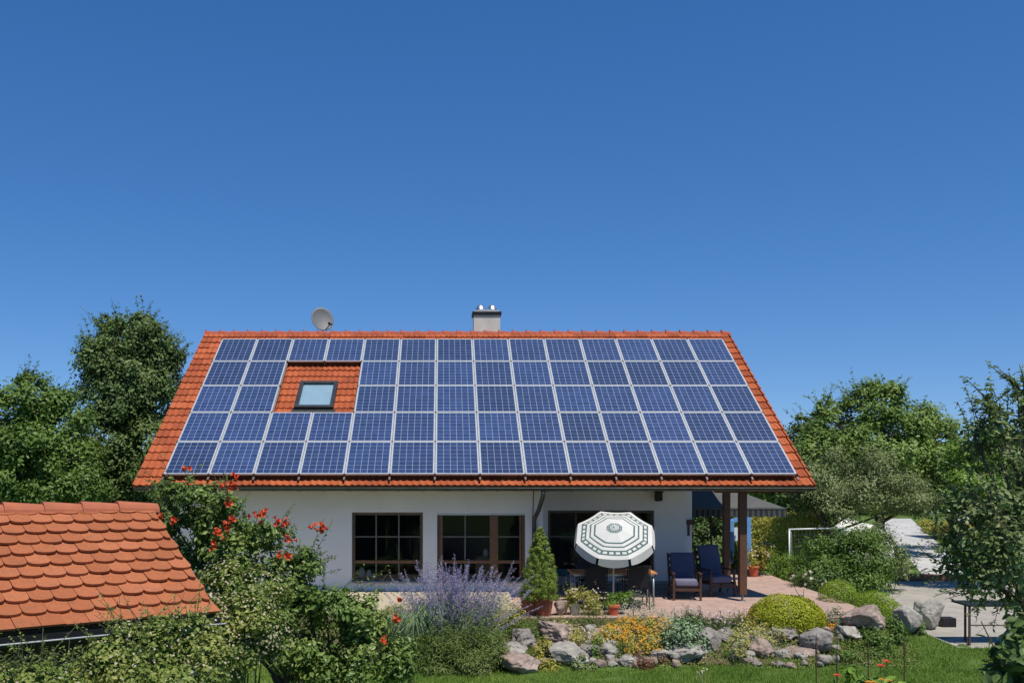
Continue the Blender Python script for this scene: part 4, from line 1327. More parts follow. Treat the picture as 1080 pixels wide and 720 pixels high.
# football goal
gl = P(832.5, 558, 30)
goal = thing('football_goal', 'white tube football goal between the trimmed hedge and the large bush', 'goal', (gl.x, 30, LAWN))
zt = gl.z - LAWN
mb = MB(); mb.tube([(0, 0, 0), (0, 0, zt - .02)], .026, 10); mb.build('post', M['whitepaint'], goal, smooth=True)
mb = MB(); mb.tube([(2.0, .6, 0), (2.0, .6, zt - .02)], .035, 10); mb.build('post', M['whitepaint'], goal, smooth=True)
mb = MB(); mb.tube([(-.03, 0, zt), (2.03, .6, zt)], .026, 10); mb.build('crossbar', M['whitepaint'], goal, smooth=True)
for dx_, dy_ in ((0, 0), (2.0, .6)):
    mb = MB(); mb.tube([(dx_, dy_, zt - .03), (dx_ + .12, dy_ + .18, zt - .12), (dx_ + .42, dy_ + .9, 0)], .025, 8); mb.build('brace', M['whitepaint'], goal, smooth=True)
mb = MB()
for i in range(15):
    t_ = i / 14
    a = Vector((.05, .02, zt - .05)).lerp(Vector((2.05, .62, zt - .05)), t_); b = Vector((.42, .9, .0)).lerp(Vector((2.42, 1.5, 0)), t_)
    mb.bar(a, b, .006)
for i in range(1, 10):
    t_ = i / 10
    a = Vector((.05, .02, zt - .05)).lerp(Vector((.42, .9, 0)), t_); b = Vector((2.05, .62, zt - .05)).lerp(Vector((2.42, 1.5, 0)), t_)
    mb.bar(a, b, .006)
mb.build('net', M['net'], goal)

# white tarpaulin over a heap
def tarp():
    D = 34
    root = P(890, 560, D)
    rng = np.random.default_rng(9)
    nxx, nyy = 60, 22
    V, T = [], []
    Wd = (930 - 854) / F * D
    for j in range(nyy + 1):
        for i in range(nxx + 1):
            a = i / nxx; b = j / nyy
            xx = (a - .5) * Wd; yy = (b - .5) * 2.4
            prof = min(1, a * 9) ** .5 * (1 if a < .5 else 1 - (a - .5) * .5)
            arch = max(0, 1 - (abs(b - .5) * 2) ** 5)
            zz = (1.55 * prof) * arch + .05 * math.sin(xx * 4.1 + math.sin(yy * 3) * 1.4) * arch + .03 * math.sin(xx * 11 + yy * 5) * arch + rng.normal() * .012
            V.append((xx, yy, max(zz, 0)))
    for j in range(nyy):
        for i in range(nxx):
            q_ = j * (nxx + 1) + i
            T.append((q_, q_+1, q_+nxx+2, q_+nxx+1))
    o = np_mesh('tarpaulin', V, T, M['tarp'], smooth=True)
    o.location = (root.x, D, LAWN)
    tag(o, 'long white tarpaulin draped over a heap behind the large bush', 'tarpaulin')
tarp()

# far lean-to with flat pale roof
ln = P(1032, 541, 43)
lt = thing('lean_to', 'low open lean-to with flat white roof behind the apple tree', 'lean-to', (ln.x, 43, LAWN))
zt = ln.z - LAWN
MB().box(-2.1, 3.6, -.3, 1.6, zt - .05, zt + .06).build('roof', M['whitepaint'], lt, bevel=.01)
MB().box(-.6, 3.6, 1.45, 1.55, 0, zt - .052).build('wall', M['shedwood'], lt)
for xx in (-2.0, 2.5):
    MB().box(xx - .05, xx + .05, -.2, -.1, 0, zt - .052).build('post', M['darkmetal'], lt)
wc = thing('white_cupboard', 'white cupboard with dark opening standing in the far lean-to', 'cupboard', (xa(1017, 42.6), 42.6, LAWN))
MB().box(-.28, .28, 0, .4, 0, zt - .06).build('body', M['whitepaint'], wc, bevel=.01)
MB().box(-.12, .22, -.012, -.002, .45, .75).build('opening', M['black'], wc)

# metal table on the yard, right
mt = thing('metal_table', 'rusty brown metal table frame with dark top beneath the apple tree', 'table', (10.62, 18.95, LAWN))
zt = .80
MB().box(-.03, 1.5, -.02, .62, zt, zt + .035).build('tabletop', M['darkmetal'], mt, bevel=.004)
for xx, yy in ((0, 0), (.22, .55), (1.42, 0), (1.45, .55)):
    MB().box(xx, xx + .035, yy, yy + .035, .012, zt - .001).build('leg', M['rust'], mt)
MB().bar((.036, .018, .42), (1.42, .018, .42), .02).bar((.02, .036, .05), (.235, .56, .05), .02).build('crossbar', M['rust'], mt)
bxp = ground_hit(1002, 662)
o = MB().box(-.14, .16, -.12, .14, 0, .20).build('crate', M['darkmetal'], None, bevel=.008, loc=(bxp.x, bxp.y + .15, LAWN + .013)); tag(o, 'small dark brown crate on the yard right of the two boulders', 'crate')
b0 = ground_hit(950, 611)
o = MB().bar((0, 0, 0), (.18, .1, .52), .26, .05).build('plank', M['rustwood'], None, bevel=.006, loc=(b0.x, b0.y, b0.z)); tag(o, 'rust-brown board leaning at the edge of the large bush', 'board')
kk = ground_hit(975, 613)
mb = MB().bar((-.7, .1, .1), (.9, -.25, .1), .16, .2); o = mb.build('timber_edging', M['rustwood'], None, bevel=.02, loc=(kk.x, kk.y + .3, LAWN)); tag(o, 'low reddish timber edging at the start of the pale footpath', 'edging')

# ------------------------------------------------------------------ boulders
import bmesh
def rock(px, py, wpx, hpx, m, lab, seed, group=None, D=None, cat='boulder', name='boulder', flat=1.0, tilt=0.0, depth=.9):
    b = ground_hit(px, py) if D is None else Vector((xa(px, D), D, gz(xa(px, D), D)))
    k = b.y / F
    rng = random.Random(seed)
    bm = bmesh.new(); bmesh.ops.create_icosphere(bm, subdivisions=5 if hpx > 10 else 3, radius=1)
    planes = []
    for _ in range(12):
        d = Vector((rng.gauss(0, 1), rng.gauss(0, 1), rng.gauss(0, .8))).normalized()
        planes.append((d, rng.uniform(.52, .82)))
    planes.append((Vector((.1*rng.gauss(0,1), .1*rng.gauss(0,1), 1)).normalized(), rng.uniform(.6, .8)))
    from mathutils import noise
    o3 = Vector((rng.uniform(0, 50),) * 3)
    for v in bm.verts:
        p = v.co.copy()
        for d, h in planes:
            e = p.dot(d) - h
            if e > 0: p -= d * e * .985
        p += p.normalized() * (noise.noise(p * 2.2 + o3) * .10 + noise.noise(p * 6 + o3) * .06 + abs(noise.noise(p * 11 + o3)) * .05 + noise.noise(p * 22 + o3) * .03)
        v.co = p
    xs1 = [v.co.x for v in bm.verts]; zs1 = [v.co.z for v in bm.verts]
    ex, ez = max(xs1) - min(xs1), max(zs1) - min(zs1)
    sx = wpx * k / ex; sz = hpx * k / ez * 1.12; sy = sx * depth
    X = Matrix.Rotation(tilt, 4, 'Y') @ Matrix.Diagonal((sx, sy, sz, 1))
    bm.transform(X)
    zmin = min(v.co.z for v in bm.verts)
    bm.transform(Matrix.Translation((0, 0, -zmin)))
    me = bpy.data.meshes.new(name); bm.to_mesh(me); bm.free(); me.materials.append(m)
    me.polygons.foreach_set('use_smooth', [True] * len(me.polygons))
    o = bpy.data.objects.new(name, me); o.location = (b.x, b.y + sy * .62, b.z - hpx * k * .12 - .0)
    link(o); tag(o, lab, cat, group)
    return o
RK = M['rock']; RP = M['rockpink']; RW = M['rockpale']
rocks = [
 (551, 684, 25, 18, RK, 'grey boulder in the upper tier, right of the draping green mass', 0),
 (541, 697, 30, 16, RW, 'pale grey boulder in the middle tier beside the draping green mass', 0),
 (546, 711, 42, 18, RP, 'wide brownish boulder at the lawn edge, leftmost of the bottom tier', 0),
 (589, 681, 44, 19, RP, 'pinkish sloping boulder below the conical spruce', .25),
 (583, 692, 16, 12, RP, 'small pinkish stone under the sloping pink boulder', 0),
 (599, 703, 42, 21, RW, 'large pale peaked boulder at the lawn edge below the zinc bucket', 0),
 (623, 694, 22, 12, RK, 'flat grey block between the peaked boulder and the pale wedge stone', 0),
 (642, 694, 22, 13, RW, 'pale wedge-shaped stone left of the orange-flowering carpet', 0),
 (663, 702, 22, 9, RW, 'low flat pale slab at the lawn edge beneath the orange carpet', 0),
 (697, 700, 18, 12, RW, 'pale broken stone under the blue-green spurge cushion, on the left', 0),
 (728, 700, 46, 17, RW, 'long rounded cream boulder at the lawn edge below the blue-green cushion', 0),
 (748, 690, 24, 24, RK, 'upright grey boulder right of the blue-green cushion', 0),
 (766, 678, 20, 14, RW, 'small pale boulder in the upper tier below the pink flowers', 0),
 (806, 693, 26, 18, RP, 'brown-grey boulder among the straw-coloured shrub and silver carpet', .3),
 (792, 697, 12, 9, RW, 'small bright stone at the foot of the straw-coloured shrub', 0),
 (830, 679, 32, 14, RK, 'grey flat boulder beneath the lime-yellow dome', 0),
 (849, 693, 34, 8, RP, 'low pinkish slab at the lawn edge below the silver carpet', 0),
 (868, 689, 34, 23, RK, 'large grey streaked boulder behind the leftmost iron stake', -.15),
 (897, 677, 24, 14, RW, 'pale boulder between the streaked boulder and the big slanted one', 0),
 (917, 672, 42, 26, RP, 'big slanted grey boulder pointing up towards the bright low hedge', -.45),
 (962, 669, 24, 26, RW, 'pale boulder on the yard edge, left one of the touching pair', 0),
 (983, 665, 28, 28, RW, 'rounded pale boulder on the yard, right one of the touching pair', 0),
 (593, 652, 17, 16, RP, 'pink sandstone block on the terrace edge beside the zinc bucket', 0),
]
for i, (px, py, w_, h_, m, lab, tl) in enumerate(rocks):
    kw = {}
    if i == 22: kw['D'] = 19.05
    else: w_, h_ = w_ * 1.14, h_ * 1.12
    rock(px, py, w_, h_, m, lab, 100 + i, tilt=tl, **kw)
rs = random.Random(31)
for i in range(92):
    px = rs.uniform(530, 890); py = rs.choice([rs.uniform(664, 690), rs.uniform(690, 706), rs.uniform(696, 705)])
    rock(px, py, rs.uniform(7, 17), rs.uniform(4.5, 10), rs.choice([RK, RP, RW]), 'small grey stone wedged between the larger rockery boulders', 300 + i,
         group='small stones between the boulders', cat='stone', name='stone')

# ------------------------------------------------------------------ rockery planting
def bed(name, label, cat, specs, n, size, mat, seed, **kw):
    """specs: (px, base py, width px, height px) domes"""
    bl = []; base = None
    for s in specs:
        b, e = dome(*s)
        if base is None: base = b
        bl.append(e)
    return shrub(name, label, cat, bl, tuple(base), n, size, mat, seed, **kw)

bed('flowering_shrub', 'broad yellow-green shrub above the stones, left of the square clay planter', 'shrub', [(524, 668, 40, 42), (545, 668, 26, 30), (505, 672, 30, 38)], 3600, .055, M['lf_yellow'], 41, nshoot=25, shlen=.2)
bed('heather', 'fresh green heather cushion below the two clay pots', 'heather', [(560, 672, 44, 20), (535, 674, 30, 16)], 3600, .04, M['lf_mid'], 42, aspect=.3)
bed('stonecrop', 'cream-yellow stonecrop carpet spilling over the pinkish sloping boulder', 'stonecrop', [(610, 679, 40, 18), (634, 681, 30, 16), (590, 668, 26, 12)], 3400, .035, M['lf_yellow'], 43, bloom=(160, .04, M['fl_cream'], 'blossoms'))
bed('rock_rose', 'orange-flowering carpet shrub in the middle of the rockery', 'shrub', [(648, 678, 28, 18), (676, 694, 40, 30), (694, 674, 32, 22), (664, 668, 28, 16)], 5600, .04, M['lf_yellow'], 44, bloom=(520, .045, M['fl_orange'], 'blossoms'), nshoot=60, shlen=.16)
bed('dark_red_foliage', 'dark red low foliage shaded under the orange-flowering carpet', 'plant', [(688, 703, 38, 18)], 1600, .04, M['lf_maroon'], 45)
bed('silver_cushion', 'small round silver-blue cushion above the orange-flowering carpet', 'cushion plant', [(653, 672, 15, 16)], 900, .03, M['lf_silver'], 46)
bed('lavender_cotton', 'silver-beige dome bush at the terrace edge right of the parasol pole', 'shrub', [(672, 664, 34, 34), (692, 662, 30, 26), (706, 668, 26, 20)], 4500, .04, M['lf_silver'], 47, aspect=.3, nshoot=40, shlen=.12)
bed('spurge', 'blue-green leafy cushion hanging over the cream boulder', 'spurge', [(722, 692, 44, 38), (706, 688, 20, 24), (742, 684, 20, 26)], 2600, .07, M['lf_bluegreen'], 48, aspect=.5, density=5, shell=.7)
bed('olive_cushion', 'small olive round bush between stones left of the orange carpet', 'bush', [(655, 696, 17, 17)], 900, .035, M['lf_mid'], 49)
bed('seedling', 'small leafy seedling in front of the flat grey block', 'plant', [(630, 697, 14, 26)], 260, .07, M['lf_mid'], 50)
bed('low_shrub', 'low dark-leaved shrub on the lawn edge right of the peaked boulder', 'shrub', [(617, 706, 28, 15)], 900, .06, M['lf_grey'], 51)
bed('trailing_plant', 'trailing yellowish plant between the leftmost boulders and the peaked one', 'plant', [(572, 700, 20, 28), (577, 708, 20, 16)], 1300, .055, M['lf_yellow'], 52)
bed('straw_shrub', 'straw-coloured flowering shrub under the small pale boulder', 'shrub', [(780, 700, 22, 30), (790, 685, 34, 26), (812, 682, 30, 22)], 3400, .045, M['lf_tan'], 53, aspect=.3, nshoot=30, shlen=.15, bloom=(200, .045, M['lf_yellow'], 'blossoms'))
bed('silver_carpet', 'silver-grey carpet plant trailing below the lime-yellow dome', 'carpet plant', [(820, 672, 50, 13), (850, 678, 34, 16), (828, 692, 36, 12), (862, 684, 16, 12)], 4200, .035, M['lf_silver'], 54, aspect=.3)
bed('spindle_bush', 'lime-yellow dome-shaped bush at the right front of the terrace', 'bush', [(834, 664, 70, 33), (813, 664, 36, 24), (856, 664, 32, 24)], 22000, .040, M['lf_lime'], 55, aspect=.6, nshoot=0, skin=True)
bed('rust_cushion', 'small rust-orange cushion right of the lime-yellow dome', 'cushion plant', [(877, 666, 18, 8)], 700, .035, M['fl_orange'], 56)
bed('blue_grass', 'dark blue-green tufted plant with magenta flowers beside the pink path', 'plant', [(884, 663, 24, 20), (896, 661, 14, 12)], 1700, .07, M['lf_bluegreen'], 57, aspect=.18, bloom=(26, .06, M['fl_magenta'], 'blossoms'))
bed('rose_bush', 'small green rose bush on the terrace right of the porch shadow', 'rose bush', [(846, 640, 18, 24)], 420, .08, M['lf_mid'], 58)
bed('ground_cover', 'leafy green ground cover below the big slanted boulder', 'plant', [(925, 684, 44, 20), (905, 690, 26, 10), (950, 680, 20, 22), (945, 668, 22, 22)], 2600, .06, M['lf_mid'], 59, nshoot=20, shlen=.15)
bed('yellow_green_plant', 'yellow-green tuft in front of the two yard boulders', 'plant', [(967, 669, 20, 22)], 700, .07, M['lf_bright'], 60, aspect=.3)
bed('lawn_edge_plant', 'loose leafy plants along the lawn edge left of the big slanted boulder', 'plant', [(893, 697, 34, 12), (868, 699, 30, 7), (928, 694, 36, 10)], 1500, .05, M['lf_mid'], 61)
bed('box_hedge', 'bright yellow-green low clipped hedge along the pink path', 'hedge', [(887, 634, 36, 20), (907, 640, 40, 22), (927, 648, 38, 23), (943, 653, 22, 18)], 15000, .038, M['lf_box'], 62, aspect=.4, skin=True)
bed('conifer_cushion', 'round yellow-green plant in the zinc bucket', 'plant', [(606, 642, 26, 22)], 10, .05, M['lf_yellow'], 63)

# pots' plants sit at the pot rims
def potted(name, label, cat, x, y, z, specs, n, size, mat, seed, **kw):
    bl = [((x + dx, y + dy, z + dz), r) for dx, dy, dz, r in specs]
    return shrub(name, label, cat, bl, (x, y, z), n, size, mat, seed, **kw)
bpy.data.objects.remove([o for o in bpy.data.objects if o.get('label') == 'round yellow-green plant in the zinc bucket'][0])
for o in [o for o in bpy.data.objects if o.type == 'MESH' and o.parent is None and o.name.split('.')[0] in ('foliage', 'stems')]:
    bpy.data.objects.remove(o)
potted('daisy_plant', 'yellow-green feathery plant with cream blossoms growing in the zinc bucket', 'plant', xa(606, 19.15), 19.15, .2,
       [(0, 0, .12, (.2, .18, .2)), (.32, .02, .08, (.22, .2, .26)), (-.08, 0, .2, (.12, .1, .12)), (.42, 0, -.08, (.14, .12, .14))], 2700, .055, M['lf_yellow'], 64, aspect=.25, nshoot=45, shlen=.2, bloom=(36, .05, M['fl_cream'], 'blossoms'))
potted('green_bush', 'round fresh green bush in the small orange pot by the parasol pole', 'bush', xa(653, 19.2), 19.2, .15,
       [(0, 0, .12, (.27, .22, .17)), (.16, 0, .16, (.16, .15, .14))], 2400, .05, M['lf_bright'], 65, aspect=.3)
# conical spruce
def spruce():
    x, y = xa(569.5, 19.1), 19.1
    h = (634 - 559) / F * 19.1
    rng = np.random.default_rng(66)
    root = thing('dwarf_spruce', 'conical light green dwarf spruce in terracotta pot by the downpipe', 'spruce', (x, y, .33))
    n = 21000
    z = rng.uniform(0, 1, n) ** 1.25
    knob = 280
    kz = rng.uniform(0, 1, knob) ** 1.1; kt = rng.uniform(0, 2*math.pi, knob)
    kr = .415 * np.clip(1 - kz ** 1.25, 0, 1) ** .75 * np.clip(kz * 9 + .55, 0, 1) * rng.uniform(.80, 1.0, knob) + .012
    kc = np.stack([kr*np.cos(kt), kr*np.sin(kt), kz * h], 1)
    idx = rng.integers(knob, size=n)
    off = rng.normal(size=(n, 3)) * .026 * (1.2 - kz[idx])[:, None] ** .6
    p = kc[idx] + off
    nr = unit(off) + unit(kc[idx] * np.array([1, 1, 0])) * .5 + rng.normal(size=(n, 3)) * .4
    V, T = leaf_cards(rng, p, nr, .032, .4)
    pts2 = rng.uniform(size=(3500, 3)); 
    zz = pts2[:, 0]; rr_ = .28 * np.clip(1 - zz ** 1.15, 0, 1) ** .85 * np.sqrt(pts2[:, 1]); tt = pts2[:, 2] * 2 * math.pi
    V2, T2 = leaf_cards(rng, np.stack([rr_*np.cos(tt), rr_*np.sin(tt), zz * h], 1), rng.normal(size=(3500, 3)), .05, .5)
    V, T = join([(V, T), (V2, T2)])
    np_mesh('crown', V, T, M['lf_spruce'], root)
    MB().tube([(0, 0, -.05), (0, 0, h * .9)], [.03, .006], 8).build('trunk', M['bark'], root)
spruce()

# wispy flowers on thin stems
def wisps(name, label, cat, x0, x1, py, hgt, n, stem_m, fl_m, fs, seed, leafm=None, nl=0, lean=.12, top_only=True):
    rng = np.random.default_rng(seed)
    b = ground_hit((x0 + x1) / 2, py)
    root = thing(name, label, cat, tuple(b))
    mb = MB(); fp, lp = [], []
    for i in range(n):
        px = rng.uniform(x0, x1); g = ground_hit(px, py + rng.uniform(-4, 4))
        s = g - b; h = hgt * rng.uniform(.6, 1.1)
        e = s + Vector((rng.normal() * lean * h, rng.normal() * lean * h, h))
        mid = s.lerp(e, .55) + Vector((rng.normal()*.02, 0, 0))
        mb.tube([s, mid, e], [.004, .003, .002], 4, cap=False)
        fp.append(tuple(e))
        if not top_only:
            for t in (.75, .88): fp.append(tuple(s.lerp(e, t) + Vector((rng.normal()*.04, rng.normal()*.04, 0))))
        for _ in range(nl): lp.append(tuple(s.lerp(e, rng.uniform(.05, .8)) + Vector((rng.normal()*.03, rng.normal()*.03, 0))))
    mb.build('stems', stem_m, root)
    fp = np.array(fp); flowers(rng, fp, rng.normal(size=fp.shape) * .5 + np.array([0, -.5, .8]), fs, 'blossoms', fl_m, root)
    if lp:
        lp = np.array(lp); V, T = leaf_cards(rng, lp, rng.normal(size=lp.shape) + np.array([0, 0, .6]), .07, .22)
        np_mesh('foliage', V, T, leafm, root)
    return root
wisps('flower_clump', 'thin-stemmed pale pink flowers at the terrace edge before the armchairs', 'flowers', 712, 742, 668, .52, 60, M['twig'], M['fl_pink'], .045, 71, M['lf_mid'], 14)
wisps('flower_clump', 'taller white-pink dotted flower clump behind the upright grey boulder', 'flowers', 740, 784, 672, .48, 100, M['twig'], M['fl_pink'], .05, 72, M['lf_grey'], 16)
wisps('yellow_flower_clump', 'olive flower clump with yellow heads behind the straw-coloured shrub', 'flowers', 776, 800, 668, .45, 45, M['twig'], M['fl_orange'], .03, 73, M['lf_yellow'], 22)
wisps('cream_flowers', 'few cream flowers on tall thin stems before the terrace table', 'flowers', 606, 640, 662, .75, 16, M['twig'], M['fl_cream'], .055, 74, M['lf_mid'], 8)

# Russian sage: violet spikes
def sage():
    b = ground_hit(476, 690)
    rng = np.random.default_rng(75)
    root = thing('russian_sage', 'large violet-flowering sage with upright silvery spikes before the windows', 'sage', tuple(b))
    k = b.y / F
    mb = MB(); fl, lv, fa, la = [], [], [], []
    for i in range(230):
        a = rng.normal() * .55
        s = Vector((rng.normal() * .30, rng.uniform(-.25, .35), 0))
        tx = clamp(a, -1.35, 1.35)
        ln = rng.uniform(.95, 1.85) * (1 - .18 * abs(tx))
        e = s + Vector((tx * 1.0, rng.normal() * .28, ln))
        if i % 9 == 0: e = s + Vector((rng.uniform(-1.2, 1.4), rng.normal() * .2, rng.uniform(1.0, 1.6)))
        mid = s.lerp(e, .5) + Vector((-tx * .12, 0, .10))
        mb.tube([s, mid, e], [.006, .004, .002], 4, cap=False)
        def at(t): return s * (1-t)**2 + mid * 2*t*(1-t) + e * t*t
        for _ in range(105):
            t = rng.uniform(.5, 1); p = at(t); w_ = .042 * (1.12 - t) + .006
            d = Vector((rng.normal(), rng.normal(), rng.normal() * .5)) * w_
            fl.append(tuple(p + d)); fa.append(tuple(d.normalized() + Vector((0, 0, .6))))
        for _ in range(50):
            t = rng.uniform(.1, .62); p = at(t); d = Vector((rng.normal(), rng.normal(), rng.normal() * .3)) * .05
            lv.append(tuple(p + d)); la.append(tuple(d.normalized() + Vector((0, 0, .5))))
    mb.build('stems', M['lf_silver'], root)
    fl, fa = np.array(fl), np.array(fa); lv, la = np.array(lv), np.array(la)
    V, T = leaf_cards(rng, fl, rng.normal(size=fl.shape), .032, .35, axis=fa); np_mesh('blossoms', V, T, M['fl_purple'], root)
    V, T = leaf_cards(rng, lv, rng.normal(size=lv.shape), .055, .22, axis=la); np_mesh('foliage', V, T, M['lf_bluegreen'], root)
sage()
def strands(name, label, cat, specs, n, size, mat, seed, droop=.6, aspect=.12, L=.5):
    """arching narrow leaves from a crown of tufts"""
    rng = np.random.default_rng(seed)
    b0 = ground_hit(specs[0][0], specs[0][1])
    root = thing(name, label, cat, tuple(b0))
    parts = []
    for (px, py, w_, h_) in specs:
        g = ground_hit(px, py); k = g.y / F
        m = int(n / len(specs))
        W, Hh = w_ * k / 2, h_ * k
        th = rng.uniform(0, 2*math.pi, m); rr = np.sqrt(rng.uniform(0, 1, m))
        s = np.stack([rr*np.cos(th)*W*.5, rr*np.sin(th)*W*.4, np.zeros(m)], 1) + np.array(g - b0)
        out = np.stack([np.cos(th + rng.normal(size=m)*.5), np.sin(th + rng.normal(size=m)*.5)*.8, np.zeros(m)], 1)
        ln_ = rng.uniform(.55, 1.1, m)[:, None]
        top = s + out * W * .3 * ln_ + np.array([0, 0, 1]) * Hh * ln_
        tip = s + out * W * .85 * ln_ + np.array([0, 0, 1]) * Hh * ln_ * (1 - droop * rng.uniform(.3, 1.2, m)[:, None])
        wd = np.cross(out, np.array([0, 0, 1])) * size
        V = np.stack([s - wd, s + wd, top + wd*.8, top - wd*.8, tip], 1).reshape(-1, 3)
        i = np.arange(m)[:, None] * 5
        T = np.concatenate([i + np.array([[0, 1, 2]]), i + np.array([[0, 2, 3]]), i + np.array([[3, 2, 4]])])
        parts.append((V, T))
    V, T = join(parts); np_mesh('foliage', V, T, mat, root)
    return root
bed('draping_shrub', 'dense feathery green shrub draping down to the lawn below the violet sage', 'shrub', [(470, 711, 50, 42), (500, 711, 50, 46), (522, 706, 34, 38), (446, 706, 40, 38), (485, 712, 40, 24)], 15000, .09, M['lf_feather'], 80, aspect=.15, nshoot=160, shlen=.25, density=2)
strands('grey_grass', 'grey-green feathery clump left of the draping green mass', 'grassy plant', [(438, 694, 42, 46), (420, 690, 30, 38), (455, 690, 40, 50)], 2600, .007, M['lf_bluegreen'], 77, droop=.4)
strands('dry_grass', 'straw-coloured dry grass between the trumpet vine and the sage', 'ornamental grass', [(400, 686, 34, 40), (385, 676, 30, 34), (416, 674, 26, 34)], 1500, .005, M['lf_tan'], 78, droop=.3)
bed('low_shrub', 'mixed green low shrub with tiny violet flowers under the sage', 'shrub', [(490, 676, 70, 26), (455, 676, 44, 22)], 4000, .045, M['lf_grey'], 79, bloom=(160, .03, M['fl_purple'], 'blossoms'))

# ------------------------------------------------------------------ shrubs beyond the terrace
def bigshrub(name, label, cat, D, specs, n, size, mat, seed, **kw):
    bl = [ell(px, py, rx, ry, D + dd) for px, py, rx, ry, dd in specs]
    base = (bl[0][0][0], D, gz(bl[0][0][0], D))
    return shrub(name, label, cat, bl, base, n, size, mat, seed, **kw)
bigshrub('large_bush', 'large rounded green bush right of the football goal', 'bush', 24.3, [(892, 590, 36, 28, 0), (862, 598, 28, 26, -.3), (922, 594, 26, 26, .3), (898, 610, 40, 16, -.3), (880, 572, 20, 16, .2), (910, 570, 18, 14, .4)],
         13000, .085, M['lf_mid'], 81, nshoot=60, shlen=.4)
bigshrub('grey_bush', 'loose grey-leaved bush between the large bush and the pale footpath', 'bush', 26.5, [(940, 588, 18, 26, 0), (928, 570, 14, 14, .4), (956, 596, 12, 14, 0), (918, 562, 16, 10, 1)], 3600, .085, M['lf_grey'], 82, nshoot=50, shlen=.45)
bigshrub('green_shrub', 'soft yellow-green shrub behind the terrace right of the red pot', 'shrub', 25.6, [(820, 598, 20, 16, 0), (836, 604, 16, 14, -.2), (808, 590, 10, 12, .2)], 3800, .07, M['lf_bright'], 83, aspect=.3, nshoot=40, shlen=.3)
bigshrub('dark_shrub', 'dark low shrub with lavender-pink flowers at the foot of the large bush', 'shrub', 23.0, [(862, 616, 16, 12, 0), (845, 610, 12, 10, .3), (880, 622, 14, 9, -.3)], 2200, .06, M['lf_dark'], 84, bloom=(14, .09, M['fl_pink'], 'blossoms'))
bigshrub('rose_bush', 'climbing rose with pink blooms above the red clay pot', 'rose bush', 25.3, [(798, 588, 11, 12, 0), (808, 582, 9, 9, .2)], 1500, .06, M['lf_yellow'], 85, nshoot=16, shlen=.35, bloom=(26, .08, M['fl_pink'], 'blossoms'))
bigshrub('potted_green', 'light green plant low between the two porch posts', 'plant', 26.5, [(774, 586, 6, 7, 0), (778, 596, 8, 8, 0)], 800, .07, M['lf_bright'], 86)
bigshrub('olive_shrubs', 'low olive-brown shrubs along the right side of the pale footpath', 'shrub', 46, [(985, 556, 16, 7, 0), (1000, 562, 18, 9, -3), (975, 550, 8, 4, 5), (1015, 570, 18, 10, -7)], 5000, .11, M['lf_yellow'], 90)
def hedge(name, label, x0, x1, y0, y1, z1, n, size, mat, seed):
    rng = np.random.default_rng(seed)
    c = ((x0+x1)/2, (y0+y1)/2, LAWN); root = thing(name, label, 'hedge', c)
    z0 = LAWN
    def face(m, ax):
        u_, v_ = rng.uniform(size=m), rng.uniform(size=m)
        X = x0 + (x1-x0)*u_; Y = y0 + (y1-y0)*u_; Z = z0 + (z1-z0)*v_
        if ax == 'f': return np.stack([X, np.full(m, y0), Z], 1), np.tile([0, -1, .25], (m, 1))
        if ax == 'b': return np.stack([X, np.full(m, y1), Z], 1), np.tile([0, 1, .25], (m, 1))
        if ax == 'l': return np.stack([np.full(m, x0), Y, Z], 1), np.tile([-1, 0, .25], (m, 1))
        if ax == 'r': return np.stack([np.full(m, x1), Y, Z], 1), np.tile([1, 0, .25], (m, 1))
        return np.stack([X, y0 + (y1-y0)*v_, np.full(m, z1)], 1), np.tile([0, 0, 1.0], (m, 1))
    parts = []
    for ax, sh in (('f', .4), ('b', .12), ('l', .12), ('r', .12), ('t', .24)):
        p, nn_ = face(int(n*sh), ax)
        f = np.sin(p[:, :1]*5 + p[:, 2:]*4) * .05 + np.sin(p[:, 1:2]*7 + p[:, :1]*3) * .04
        p = p + nn_ * (f + rng.normal(size=(len(p), 1)) * .06) - np.array(c)
        parts.append(leaf_cards(rng, p, nn_ + rng.normal(size=p.shape) * .5, size, .5))
    m = int(n*.3); p = np.stack([rng.uniform(x0+.08, x1-.08, m), rng.uniform(y0+.08, y1-.08, m), rng.uniform(z0, z1-.05, m)], 1) - np.array(c)
    parts.append(leaf_cards(rng, p, rng.normal(size=p.shape), size * 1.4, .7))
    V, T = join(parts); np_mesh('foliage', V, T, mat, root)
hedge('clipped_hedge', 'tall clipped dark green hedge behind the porch, left of the football goal', 9.9, 13.2, 31.5, 32.6, HC - (546 - CY)/F*31.5, 16000, .075, M['lf_yellow'], 87)
hedge('clipped_hedge', 'brownish-green hedge in front of the far lean-to', xa(998, 40), xa(1075, 40), 39.8, 40.6, HC - (553 - CY)/F*40, 6000, .08, M['lf_yellow'], 88)

